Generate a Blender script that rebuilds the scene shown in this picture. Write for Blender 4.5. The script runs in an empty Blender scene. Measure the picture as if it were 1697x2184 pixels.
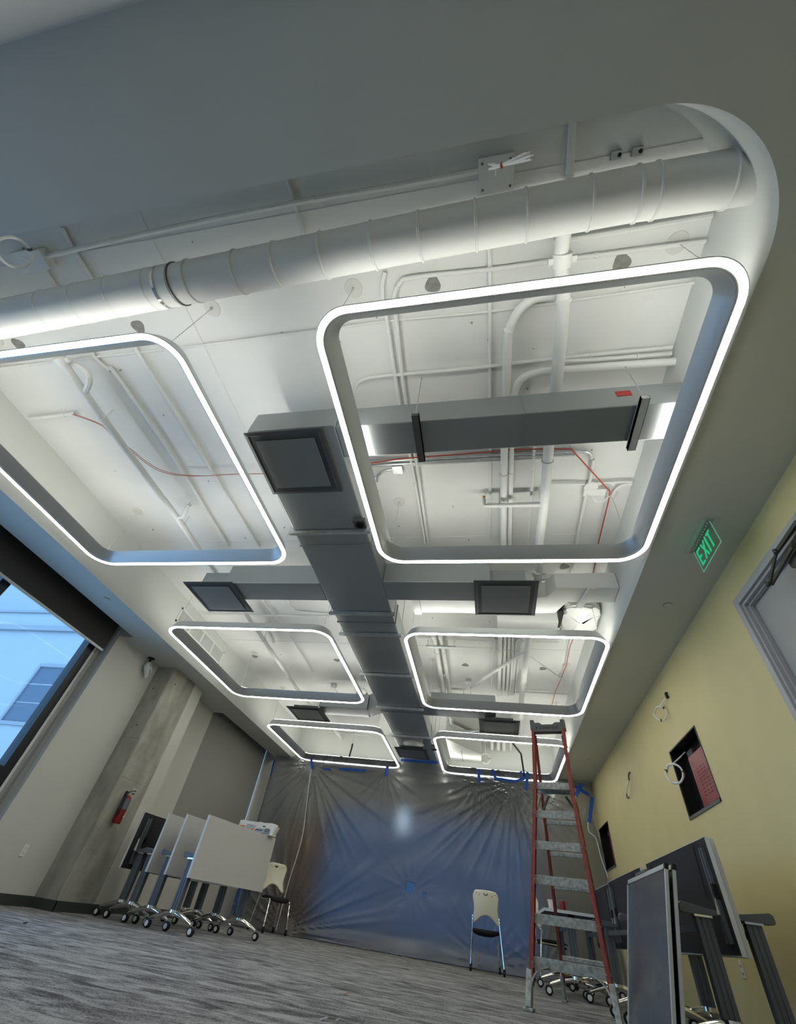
import bpy, bmesh, math, random
from mathutils import Vector, Matrix, Euler

random.seed(7)
PI = math.pi
SC = bpy.context.scene
COL = SC.collection

# ------------------------------------------------------------------ camera
CAM_H = 0.38
cam_data = bpy.data.cameras.new('camera')
cam = bpy.data.objects.new('camera', cam_data)
COL.objects.link(cam)
RIGHT = Vector((0.98066535, 0.15718615, 0.11656755))
DOWN = Vector((-0.03047544, 0.71106982, -0.70246064))
FWD = Vector((-0.19330475, 0.68532636, 0.70211185))
cam.matrix_world = Matrix(((RIGHT.x, -DOWN.x, -FWD.x, 0), (RIGHT.y, -DOWN.y, -FWD.y, 0),
                           (RIGHT.z, -DOWN.z, -FWD.z, CAM_H), (0, 0, 0, 1)))
cam_data.sensor_fit = 'HORIZONTAL'
cam_data.sensor_width = 36.0
cam_data.lens = 36.0 * 885.457 / 1697.0
cam_data.clip_start = 0.02
cam_data.clip_end = 300
SC.camera = cam

# ------------------------------------------------------------------ world, light levels, exposure
world = bpy.data.worlds.new('world')
SC.world = world
world.use_nodes = True
bg = world.node_tree.nodes['Background']
bg.inputs[0].default_value = (0.28, 0.55, 0.94, 1)
bg.inputs[1].default_value = 2.6
DOWN_LIGHT = 15.0     # lens on the underside of the light frames
UP_LIGHT = 13.0       # lens on the top of the light frames
SC.view_settings.view_transform = 'Standard'
SC.view_settings.look = 'None'
SC.view_settings.gamma = 1.0
SC.view_settings.use_curve_mapping = False
SC.view_settings.exposure = 0.55
SC.cycles.max_bounces = 10
SC.cycles.diffuse_bounces = 5
SC.cycles.transmission_bounces = 8
SC.cycles.sample_clamp_indirect = 6.0
SC.cycles.caustics_refractive = False
SC.cycles.caustics_reflective = False

# ------------------------------------------------------------------ materials
def lin(c):
    return tuple(((v / 12.92) if v <= 0.04045 else ((v + 0.055) / 1.055) ** 2.4) for v in c)

def mat(name, col, rough=0.6, metal=0.0, spec=0.3, var=0.0, vscale=8.0, bump=0.0, bscale=120.0, stretch=None):
    m = bpy.data.materials.new(name)
    m.use_nodes = True
    nt = m.node_tree
    b = nt.nodes['Principled BSDF']
    b.inputs['Base Color'].default_value = (*col, 1)
    b.inputs['Roughness'].default_value = rough
    b.inputs['Metallic'].default_value = metal
    b.inputs['Specular IOR Level'].default_value = spec
    if var or bump:
        tc = nt.nodes.new('ShaderNodeTexCoord')
        mp = nt.nodes.new('ShaderNodeMapping')
        nt.links.new(tc.outputs['Object'], mp.inputs[0])
        if stretch:
            mp.inputs['Scale'].default_value = stretch
    if var:
        nz = nt.nodes.new('ShaderNodeTexNoise')
        nz.inputs['Scale'].default_value = vscale
        nz.inputs['Detail'].default_value = 6
        nt.links.new(mp.outputs[0], nz.inputs[0])
        cr = nt.nodes.new('ShaderNodeValToRGB')
        cr.color_ramp.elements[0].position = 0.3
        cr.color_ramp.elements[1].position = 0.7
        cr.color_ramp.elements[0].color = (*[max(0, c * (1 - var)) for c in col], 1)
        cr.color_ramp.elements[1].color = (*[min(1, c * (1 + var)) for c in col], 1)
        nt.links.new(nz.outputs[0], cr.inputs[0])
        nt.links.new(cr.outputs[0], b.inputs['Base Color'])
    if bump:
        n2 = nt.nodes.new('ShaderNodeTexNoise')
        n2.inputs['Scale'].default_value = bscale
        n2.inputs['Detail'].default_value = 3
        nt.links.new(mp.outputs[0], n2.inputs[0])
        bp = nt.nodes.new('ShaderNodeBump')
        bp.inputs['Strength'].default_value = bump
        bp.inputs['Distance'].default_value = 0.004
        nt.links.new(n2.outputs[0], bp.inputs['Height'])
        nt.links.new(bp.outputs[0], b.inputs['Normal'])
    return m

def emit(name, col, s):
    m = bpy.data.materials.new(name)
    m.use_nodes = True
    nt = m.node_tree
    nt.nodes.remove(nt.nodes['Principled BSDF'])
    e = nt.nodes.new('ShaderNodeEmission')
    e.inputs[0].default_value = (*col, 1)
    e.inputs[1].default_value = s
    nt.links.new(e.outputs[0], nt.nodes['Material Output'].inputs[0])
    return m

M = {}
M['W'] = mat('white_overhead_paint', (0.70, 0.71, 0.69), 0.55, var=0.03, vscale=3, bump=0.15, bscale=90)
M['slab'] = mat('white_sprayed_slab', (0.69, 0.70, 0.68), 0.8, var=0.04, vscale=1.6, bump=0.35, bscale=60)
M['soffit'] = mat('soffit_paint', (0.60, 0.62, 0.59), 0.75, var=0.015, vscale=2, bump=0.06, bscale=150)
M['beige'] = mat('warm_white_wall_paint', (0.53, 0.53, 0.495), 0.7, var=0.02, vscale=2, bump=0.06, bscale=150)
M['yellow'] = mat('yellow_wall_paint', (0.62, 0.545, 0.285), 0.6, var=0.03, vscale=3, bump=0.1, bscale=120)
M['behind'] = mat('rear_wall_paint', (0.60, 0.60, 0.60), 0.8)
M['base'] = mat('rubber_baseboard', (0.045, 0.055, 0.05), 0.5)
M['G'] = mat('bare_galvanised_steel', (0.55, 0.58, 0.58), 0.38, metal=0.8, var=0.12, vscale=14)
M['duct'] = mat('painted_sheet_metal', (0.31, 0.335, 0.34), 0.33, metal=0.5, var=0.05, vscale=1.5, bump=0.05, bscale=6)
M['wduct'] = mat('white_painted_duct', (0.68, 0.69, 0.67), 0.5, var=0.04, vscale=3, bump=0.12, bscale=60)
M['alu'] = mat('satin_aluminium', (0.56, 0.58, 0.58), 0.42, metal=0.55)
M['lip'] = mat('bright_aluminium_lip', (0.85, 0.86, 0.86), 0.25, metal=0.9)
M['diff'] = mat('grey_diffuser_paint', (0.19, 0.205, 0.21), 0.45)
M['difff'] = mat('dark_grey_diffuser_frame', (0.075, 0.082, 0.085), 0.4)
M['black'] = mat('black_plastic', (0.012, 0.012, 0.013), 0.45)
M['blackm'] = mat('black_window_frame', (0.02, 0.024, 0.03), 0.35)
M['char'] = mat('charcoal_metal', (0.13, 0.145, 0.16), 0.4, metal=0.3)
M['dark'] = mat('dark_table_underside', (0.022, 0.022, 0.025), 0.55, var=0.1, vscale=5)
M['lam'] = mat('pale_grey_laminate', (0.58, 0.58, 0.57), 0.45, var=0.02, vscale=40)
M['edge'] = mat('light_edge_band', (0.62, 0.64, 0.66), 0.4)
M['chrome'] = mat('polished_aluminium', (0.86, 0.86, 0.84), 0.12, metal=1.0)
M['hub'] = mat('pale_caster_hub', (0.75, 0.75, 0.73), 0.4)
M['shell'] = mat('ivory_plastic', (0.74, 0.73, 0.60), 0.45, spec=0.4)
M['fabric'] = mat('black_seat_fabric', (0.010, 0.010, 0.011), 0.9)
M['red'] = mat('red_fibreglass', (0.215, 0.038, 0.030), 0.5, var=0.25, vscale=12, stretch=(3, 3, 1))
M['alum_step'] = mat('scuffed_aluminium_step', (0.32, 0.33, 0.31), 0.5, metal=0.3, var=0.35, vscale=30)
M['capgrey'] = mat('dark_grey_cap_plastic', (0.105, 0.108, 0.102), 0.55)
M['tape'] = mat('blue_masking_tape', (0.02, 0.09, 0.42), 0.65)
M['shade'] = mat('grey_taupe_shade_fabric', (0.29, 0.29, 0.275), 0.9, bump=0.2, bscale=500)
M['darkshade'] = mat('shadowed_taupe_fabric', (0.055, 0.055, 0.054), 0.9, bump=0.2, bscale=500)  # taupe fabric with the shadow it hangs in put into the colour
M['extred'] = mat('red_enamel', (0.17, 0.008, 0.012), 0.3)
M['redbox'] = mat('red_box_lacquer', (0.22, 0.018, 0.028), 0.35)
M['redtag'] = mat('red_tag', (0.45, 0.05, 0.05), 0.6)
M['redwire'] = mat('red_wire_insulation', (0.42, 0.06, 0.035), 0.5)
M['wirewhite'] = mat('white_cable_jacket', (0.86, 0.86, 0.84), 0.45)
M['cream'] = mat('white_plastic', (0.72, 0.72, 0.69), 0.45)
M['brass'] = mat('brass', (0.70, 0.48, 0.16), 0.25, metal=1.0)
M['doorgrey'] = mat('grey_door_paint', (0.36, 0.36, 0.35), 0.55, var=0.02, vscale=6)
M['frame'] = mat('grey_door_frame_paint', (0.40, 0.40, 0.41), 0.45)
M['closer'] = mat('dark_bronze_closer', (0.055, 0.055, 0.045), 0.5)
M['patch'] = mat('grey_unpainted_patch', (0.22, 0.22, 0.20), 0.9, var=0.2, vscale=20)
M['disc'] = mat('pale_ceiling_disc', (0.60, 0.60, 0.57), 0.6)
M['scuff'] = mat('grey_scuff', (0.30, 0.31, 0.30), 0.9)
M['debris'] = mat('white_paper_scrap', (0.75, 0.75, 0.72), 0.8)
M['pink'] = mat('pink_paper_scrap', (0.75, 0.16, 0.18), 0.8)
M['orange'] = mat('orange_print', (0.72, 0.17, 0.02), 0.6)
M['greyprint'] = mat('grey_print', (0.40, 0.45, 0.50), 0.6)
M['darkprint'] = mat('dark_print', (0.05, 0.07, 0.10), 0.6)
M['carton'] = mat('white_carton', (0.78, 0.78, 0.76), 0.6)
M['wood'] = mat('brown_wood_panel', (0.50, 0.20, 0.085), 0.5, var=0.2, vscale=4, stretch=(6, 6, 0.6))
M['facade'] = mat('pale_render_facade', (0.36, 0.37, 0.375), 0.85, var=0.03, vscale=0.6)
M['facade2'] = mat('pale_parapet', (0.28, 0.29, 0.30), 0.85)
M['blind'] = mat('grey_window_blind', (0.11, 0.13, 0.16), 0.7)
M['ground'] = mat('pale_paving', (0.80, 0.80, 0.80), 0.9)
M['tagwhite'] = mat('white_print', (0.80, 0.78, 0.66), 0.6)
M['clearbag'] = mat('cloudy_bag', (0.62, 0.64, 0.64), 0.35, spec=0.6)
M['lens'] = emit('warm_white_lens', (1.0, 0.985, 0.86), DOWN_LIGHT)
M['uplens'] = emit('warm_white_uplight', (1.0, 0.985, 0.90), UP_LIGHT)
M['green'] = emit('green_exit_letters', (0.03, 0.80, 0.33), 0.42)
M['greenedge'] = emit('green_edge_glow', (0.25, 0.75, 0.5), 0.28)
M['lamp'] = emit('added_glow', (0.70, 0.88, 1.0), 1.15)
M['room_fill'] = emit('added_room_fill', (1.0, 0.95, 0.82), 6.0)  # added fill light, hidden above the bulkhead

def carpet():
    m = bpy.data.materials.new('grey_streaked_carpet')
    m.use_nodes = True
    nt = m.node_tree
    b = nt.nodes['Principled BSDF']
    b.inputs['Roughness'].default_value = 0.95
    b.inputs['Specular IOR Level'].default_value = 0.1
    tc = nt.nodes.new('ShaderNodeTexCoord')
    def noise(scale, st, det=5, dist=0.0):
        mp = nt.nodes.new('ShaderNodeMapping')
        mp.inputs['Scale'].default_value = st
        n = nt.nodes.new('ShaderNodeTexNoise')
        n.inputs['Scale'].default_value = scale
        n.inputs['Detail'].default_value = det
        n.inputs['Distortion'].default_value = dist
        nt.links.new(tc.outputs['Object'], mp.inputs[0])
        nt.links.new(mp.outputs[0], n.inputs[0])
        return n
    a = noise(2.6, (1.0, 3.0, 1), 8, 1.2)
    c = noise(75, (1, 1.5, 1), 5)
    d = noise(12, (1.0, 3.5, 1), 5, 0.6)
    def math_(op, x, y):
        n = nt.nodes.new('ShaderNodeMath')
        n.operation = op
        for k, v in enumerate((x, y)):
            if isinstance(v, (int, float)):
                n.inputs[k].default_value = v
            else:
                nt.links.new(v, n.inputs[k])
        return n.outputs[0]
    s = math_('ADD', math_('MULTIPLY', a.outputs[0], 0.46), math_('MULTIPLY', c.outputs[0], 0.36))
    s = math_('ADD', s, math_('MULTIPLY', d.outputs[0], 0.25))
    cr = nt.nodes.new('ShaderNodeValToRGB')
    cr.color_ramp.elements[0].position = 0.445
    cr.color_ramp.elements[0].color = (0.06, 0.06, 0.064, 1)
    cr.color_ramp.elements[1].position = 0.62
    cr.color_ramp.elements[1].color = (0.34, 0.34, 0.345, 1)
    nt.links.new(s, cr.inputs[0])
    nt.links.new(cr.outputs[0], b.inputs['Base Color'])
    bp = nt.nodes.new('ShaderNodeBump')
    bp.inputs['Strength'].default_value = 0.9
    bp.inputs['Distance'].default_value = 0.006
    nt.links.new(c.outputs[0], bp.inputs['Height'])
    nt.links.new(bp.outputs[0], b.inputs['Normal'])
    return m
M['carpet'] = carpet()

def concrete():
    m = mat('board_marked_concrete', (0.31, 0.305, 0.275), 0.85, var=0.26, vscale=4.0, bump=0.8, bscale=35, stretch=(1, 1, 0.5))
    return m
M['concrete'] = concrete()

def glass_mat():
    m = bpy.data.materials.new('window_glass')
    m.use_nodes = True
    nt = m.node_tree
    nt.nodes.remove(nt.nodes['Principled BSDF'])
    t = nt.nodes.new('ShaderNodeBsdfTransparent')
    t.inputs[0].default_value = (0.93, 0.96, 0.97, 1)
    g = nt.nodes.new('ShaderNodeBsdfGlossy')
    g.inputs['Roughness'].default_value = 0.02
    f = nt.nodes.new('ShaderNodeFresnel')
    f.inputs[0].default_value = 1.10
    mx = nt.nodes.new('ShaderNodeMixShader')
    nt.links.new(f.outputs[0], mx.inputs[0])
    nt.links.new(t.outputs[0], mx.inputs[1])
    nt.links.new(g.outputs[0], mx.inputs[2])
    nt.links.new(mx.outputs[0], nt.nodes['Material Output'].inputs[0])
    return m
M['glass'] = glass_mat()

def film_mat():
    m = bpy.data.materials.new('milky_plastic_film')
    m.use_nodes = True
    nt = m.node_tree
    nt.nodes.remove(nt.nodes['Principled BSDF'])
    r = nt.nodes.new('ShaderNodeBsdfRefraction')
    r.inputs['Color'].default_value = (0.78, 0.82, 0.87, 1)
    r.inputs['Roughness'].default_value = 0.5
    r.inputs['IOR'].default_value = 1.25
    d = nt.nodes.new('ShaderNodeBsdfDiffuse')
    d.inputs[0].default_value = (0.40, 0.40, 0.39, 1)
    g = nt.nodes.new('ShaderNodeBsdfGlossy')
    g.inputs['Roughness'].default_value = 0.22
    g.inputs['Color'].default_value = (0.9, 0.9, 0.9, 1)
    m1 = nt.nodes.new('ShaderNodeMixShader')
    m1.inputs[0].default_value = 0.22
    nt.links.new(r.outputs[0], m1.inputs[1])
    nt.links.new(d.outputs[0], m1.inputs[2])
    f = nt.nodes.new('ShaderNodeFresnel')
    f.inputs[0].default_value = 1.35
    m2 = nt.nodes.new('ShaderNodeMixShader')
    nt.links.new(f.outputs[0], m2.inputs[0])
    nt.links.new(m1.outputs[0], m2.inputs[1])
    nt.links.new(g.outputs[0], m2.inputs[2])
    nt.links.new(m2.outputs[0], nt.nodes['Material Output'].inputs[0])
    return m
M['film'] = film_mat()

def acrylic():
    m = bpy.data.materials.new('clear_acrylic')
    m.use_nodes = True
    nt = m.node_tree
    nt.nodes.remove(nt.nodes['Principled BSDF'])
    t = nt.nodes.new('ShaderNodeBsdfTransparent')
    t.inputs[0].default_value = (0.86, 0.90, 0.88, 1)
    g = nt.nodes.new('ShaderNodeBsdfGlossy')
    g.inputs['Roughness'].default_value = 0.05
    mx = nt.nodes.new('ShaderNodeMixShader')
    mx.inputs[0].default_value = 0.06
    nt.links.new(t.outputs[0], mx.inputs[1])
    nt.links.new(g.outputs[0], mx.inputs[2])
    nt.links.new(mx.outputs[0], nt.nodes['Material Output'].inputs[0])
    return m
M['acrylic'] = acrylic()

def board():
    m = mat('dark_glossy_board', (0.075, 0.082, 0.09), 0.16, spec=0.6)
    nt = m.node_tree
    b = nt.nodes['Principled BSDF']
    tc = nt.nodes.new('ShaderNodeTexCoord')
    n = nt.nodes.new('ShaderNodeTexNoise')
    n.inputs['Scale'].default_value = 5
    n.inputs['Detail'].default_value = 8
    nt.links.new(tc.outputs['Object'], n.inputs[0])
    cr = nt.nodes.new('ShaderNodeValToRGB')
    cr.color_ramp.elements[0].position = 0.35
    cr.color_ramp.elements[0].color = (0.20, 0.20, 0.20, 1)
    cr.color_ramp.elements[1].position = 0.75
    cr.color_ramp.elements[1].color = (0.30, 0.30, 0.30, 1)
    nt.links.new(n.outputs[0], cr.inputs[0])
    nt.links.new(cr.outputs[0], b.inputs['Roughness'])
    return m
M['board'] = board()

# ------------------------------------------------------------------ mesh builder
BASES = {}
class B:
    def __init__(s):
        s.v = []; s.f = []; s.sm = []
    def add(s, vs, fs, smooth=False):
        o = len(s.v)
        s.v += [Vector(p) for p in vs]
        for f in fs:
            s.f.append([i + o for i in f]); s.sm.append(smooth)
        return s
    def box(s, x0, x1, y0, y1, z0, z1):
        vs = [(x, y, z) for x in (x0, x1) for y in (y0, y1) for z in (z0, z1)]
        return s.add(vs, [(0, 1, 3, 2), (4, 6, 7, 5), (0, 4, 5, 1), (2, 3, 7, 6), (0, 2, 6, 4), (1, 5, 7, 3)])
    def obox(s, c, ax, ay, az, hx, hy, hz):
        c = Vector(c); ax = Vector(ax).normalized() * hx; ay = Vector(ay).normalized() * hy; az = Vector(az).normalized() * hz
        vs = [c + i * ax + j * ay + k * az for i in (-1, 1) for j in (-1, 1) for k in (-1, 1)]
        return s.add(vs, [(0, 1, 3, 2), (4, 6, 7, 5), (0, 4, 5, 1), (2, 3, 7, 6), (0, 2, 6, 4), (1, 5, 7, 3)])
    def bar(s, p, q, w, h, up=(0, 0, 1)):
        p = Vector(p); q = Vector(q); d = (q - p)
        az = Vector(up)
        if abs(d.normalized().dot(az)) > 0.95:
            az = Vector((1, 0, 0))
        ax = d.cross(az).normalized(); ay = ax.cross(d).normalized()
        return s.obox((p + q) / 2, ax, ay, d, w / 2, h / 2, d.length / 2)
    def tube(s, pts, r, n=8, cap=True, rr=None):
        pts = [Vector(p) for p in pts]
        N = len(pts)
        rings = []
        nrm = None
        for i in range(N):
            t = (pts[min(i + 1, N - 1)] - pts[max(i - 1, 0)]).normalized()
            if nrm is None:
                a = Vector((0, 0, 1)) if abs(t.z) < 0.9 else Vector((1, 0, 0))
                nrm = t.cross(a).normalized()
            else:
                nrm = (nrm - t * nrm.dot(t))
                nrm = nrm.normalized() if nrm.length > 1e-6 else t.orthogonal().normalized()
            bn = t.cross(nrm)
            rad = rr[i] if rr else r
            rings.append([pts[i] + (nrm * math.cos(2 * PI * k / n) + bn * math.sin(2 * PI * k / n)) * rad for k in range(n)])
        vs = [p for rg in rings for p in rg]
        fs = []
        for i in range(N - 1):
            for k in range(n):
                k2 = (k + 1) % n
                fs.append((i * n + k, i * n + k2, (i + 1) * n + k2, (i + 1) * n + k))
        s.add(vs, fs, True)
        if cap:
            o = len(s.v) - len(vs)
            s.f.append([o + k for k in range(n)][::-1]); s.sm.append(False)
            s.f.append([o + (N - 1) * n + k for k in range(n)]); s.sm.append(False)
        return s
    def cyl(s, p, q, r, n=16, r2=None):
        return s.tube([p, q], r, n, True, [r, r2 if r2 is not None else r])
    def lathe(s, c, axis, prof, n=20):
        c = Vector(c); t = Vector(axis).normalized()
        a = Vector((0, 0, 1)) if abs(t.z) < 0.9 else Vector((1, 0, 0))
        u = t.cross(a).normalized(); w = t.cross(u)
        vs = []
        for r, h in prof:
            for k in range(n):
                an = 2 * PI * k / n
                vs.append(c + t * h + (u * math.cos(an) + w * math.sin(an)) * r)
        fs = []
        for i in range(len(prof) - 1):
            for k in range(n):
                k2 = (k + 1) % n
                fs.append((i * n + k, i * n + k2, (i + 1) * n + k2, (i + 1) * n + k))
        s.add(vs, fs, True)
        o = len(s.v) - len(vs)
        s.f.append([o + k for k in range(n)][::-1]); s.sm.append(False)
        s.f.append([o + (len(prof) - 1) * n + k for k in range(n)]); s.sm.append(False)
        return s
    def prism(s, poly, fn, h0, h1):
        n = len(poly)
        vs = [fn(a, b, h0) for a, b in poly] + [fn(a, b, h1) for a, b in poly]
        fs = [list(range(n))[::-1], list(range(n, 2 * n))]
        for k in range(n):
            k2 = (k + 1) % n
            fs.append((k, k2, n + k2, n + k))
        return s.add(vs, fs)
    def grid(s, rows, smooth=True, close=False):
        R_, C_ = len(rows), len(rows[0])
        vs = [p for r in rows for p in r]
        fs = []
        for i in range(R_ - 1):
            for j in range(C_ if close else C_ - 1):
                j2 = (j + 1) % C_
                fs.append((i * C_ + j, i * C_ + j2, (i + 1) * C_ + j2, (i + 1) * C_ + j))
        return s.add(vs, fs, smooth)
    def build(s, name, m, parent=None, local=False, bevel=0.0, centre=True):
        me = bpy.data.meshes.new(name)
        off = Vector((0, 0, 0))
        if parent is not None:
            if not local:
                off = Vector(parent['_base'] if '_base' in parent else BASES.get(parent.name, (0, 0, 0)))
        elif centre and s.v:
            mn = Vector([min(p[i] for p in s.v) for i in range(3)]); mx = Vector([max(p[i] for p in s.v) for i in range(3)])
            off = Vector(((mn.x + mx.x) / 2, (mn.y + mx.y) / 2, mn.z))
        me.from_pydata([p - off for p in s.v], [], s.f)
        bm = bmesh.new(); bm.from_mesh(me)
        bmesh.ops.recalc_face_normals(bm, faces=bm.faces)
        bm.to_mesh(me); bm.free()
        if any(s.sm):
            me.polygons.foreach_set('use_smooth', s.sm)
            me.set_sharp_from_angle(angle=math.radians(40))
        me.materials.append(M[m] if isinstance(m, str) else m)
        o = bpy.data.objects.new(name, me)
        COL.objects.link(o)
        BASES[o.name] = tuple(off)
        if parent is not None:
            o.parent = parent
        else:
            o.location = off
        if bevel:
            md = o.modifiers.new('bevel', 'BEVEL'); md.width = bevel; md.segments = 2; md.limit_method = 'ANGLE'
        return o

def tag(o, label, cat, group=None):
    o['label'] = label; o['category'] = cat
    if group: o['group'] = group
    return o

def thing(name, label, cat, loc=(0, 0, 0), rotz=0.0, group=None):
    o = bpy.data.objects.new(name, None)
    COL.objects.link(o)
    o.empty_display_size = 0.1
    o.location = loc; o.rotation_euler = (0, 0, rotz)
    o['_base'] = list(loc)
    return tag(o, label, cat, group)

def struct(name, bld, m, parent=None, **k):
    o = bld.build(name, m, parent, **k)
    if parent is None: o['kind'] = 'structure'
    return o

def children(o):
    return [c for c in bpy.data.objects if c.parent == o]

def dup(root, loc, rotz, label, group=None, skip=()):
    r = root.copy(); COL.objects.link(r)
    r.location = loc; r.rotation_euler = (0, 0, rotz); r['label'] = label
    if group: r['group'] = group
    for ch in children(root):
        if ch.name.split('.')[0] in skip: continue
        c = ch.copy(); COL.objects.link(c); c.parent = r
        for g in children(ch):
            d = g.copy(); COL.objects.link(d); d.parent = c
    return r

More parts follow.
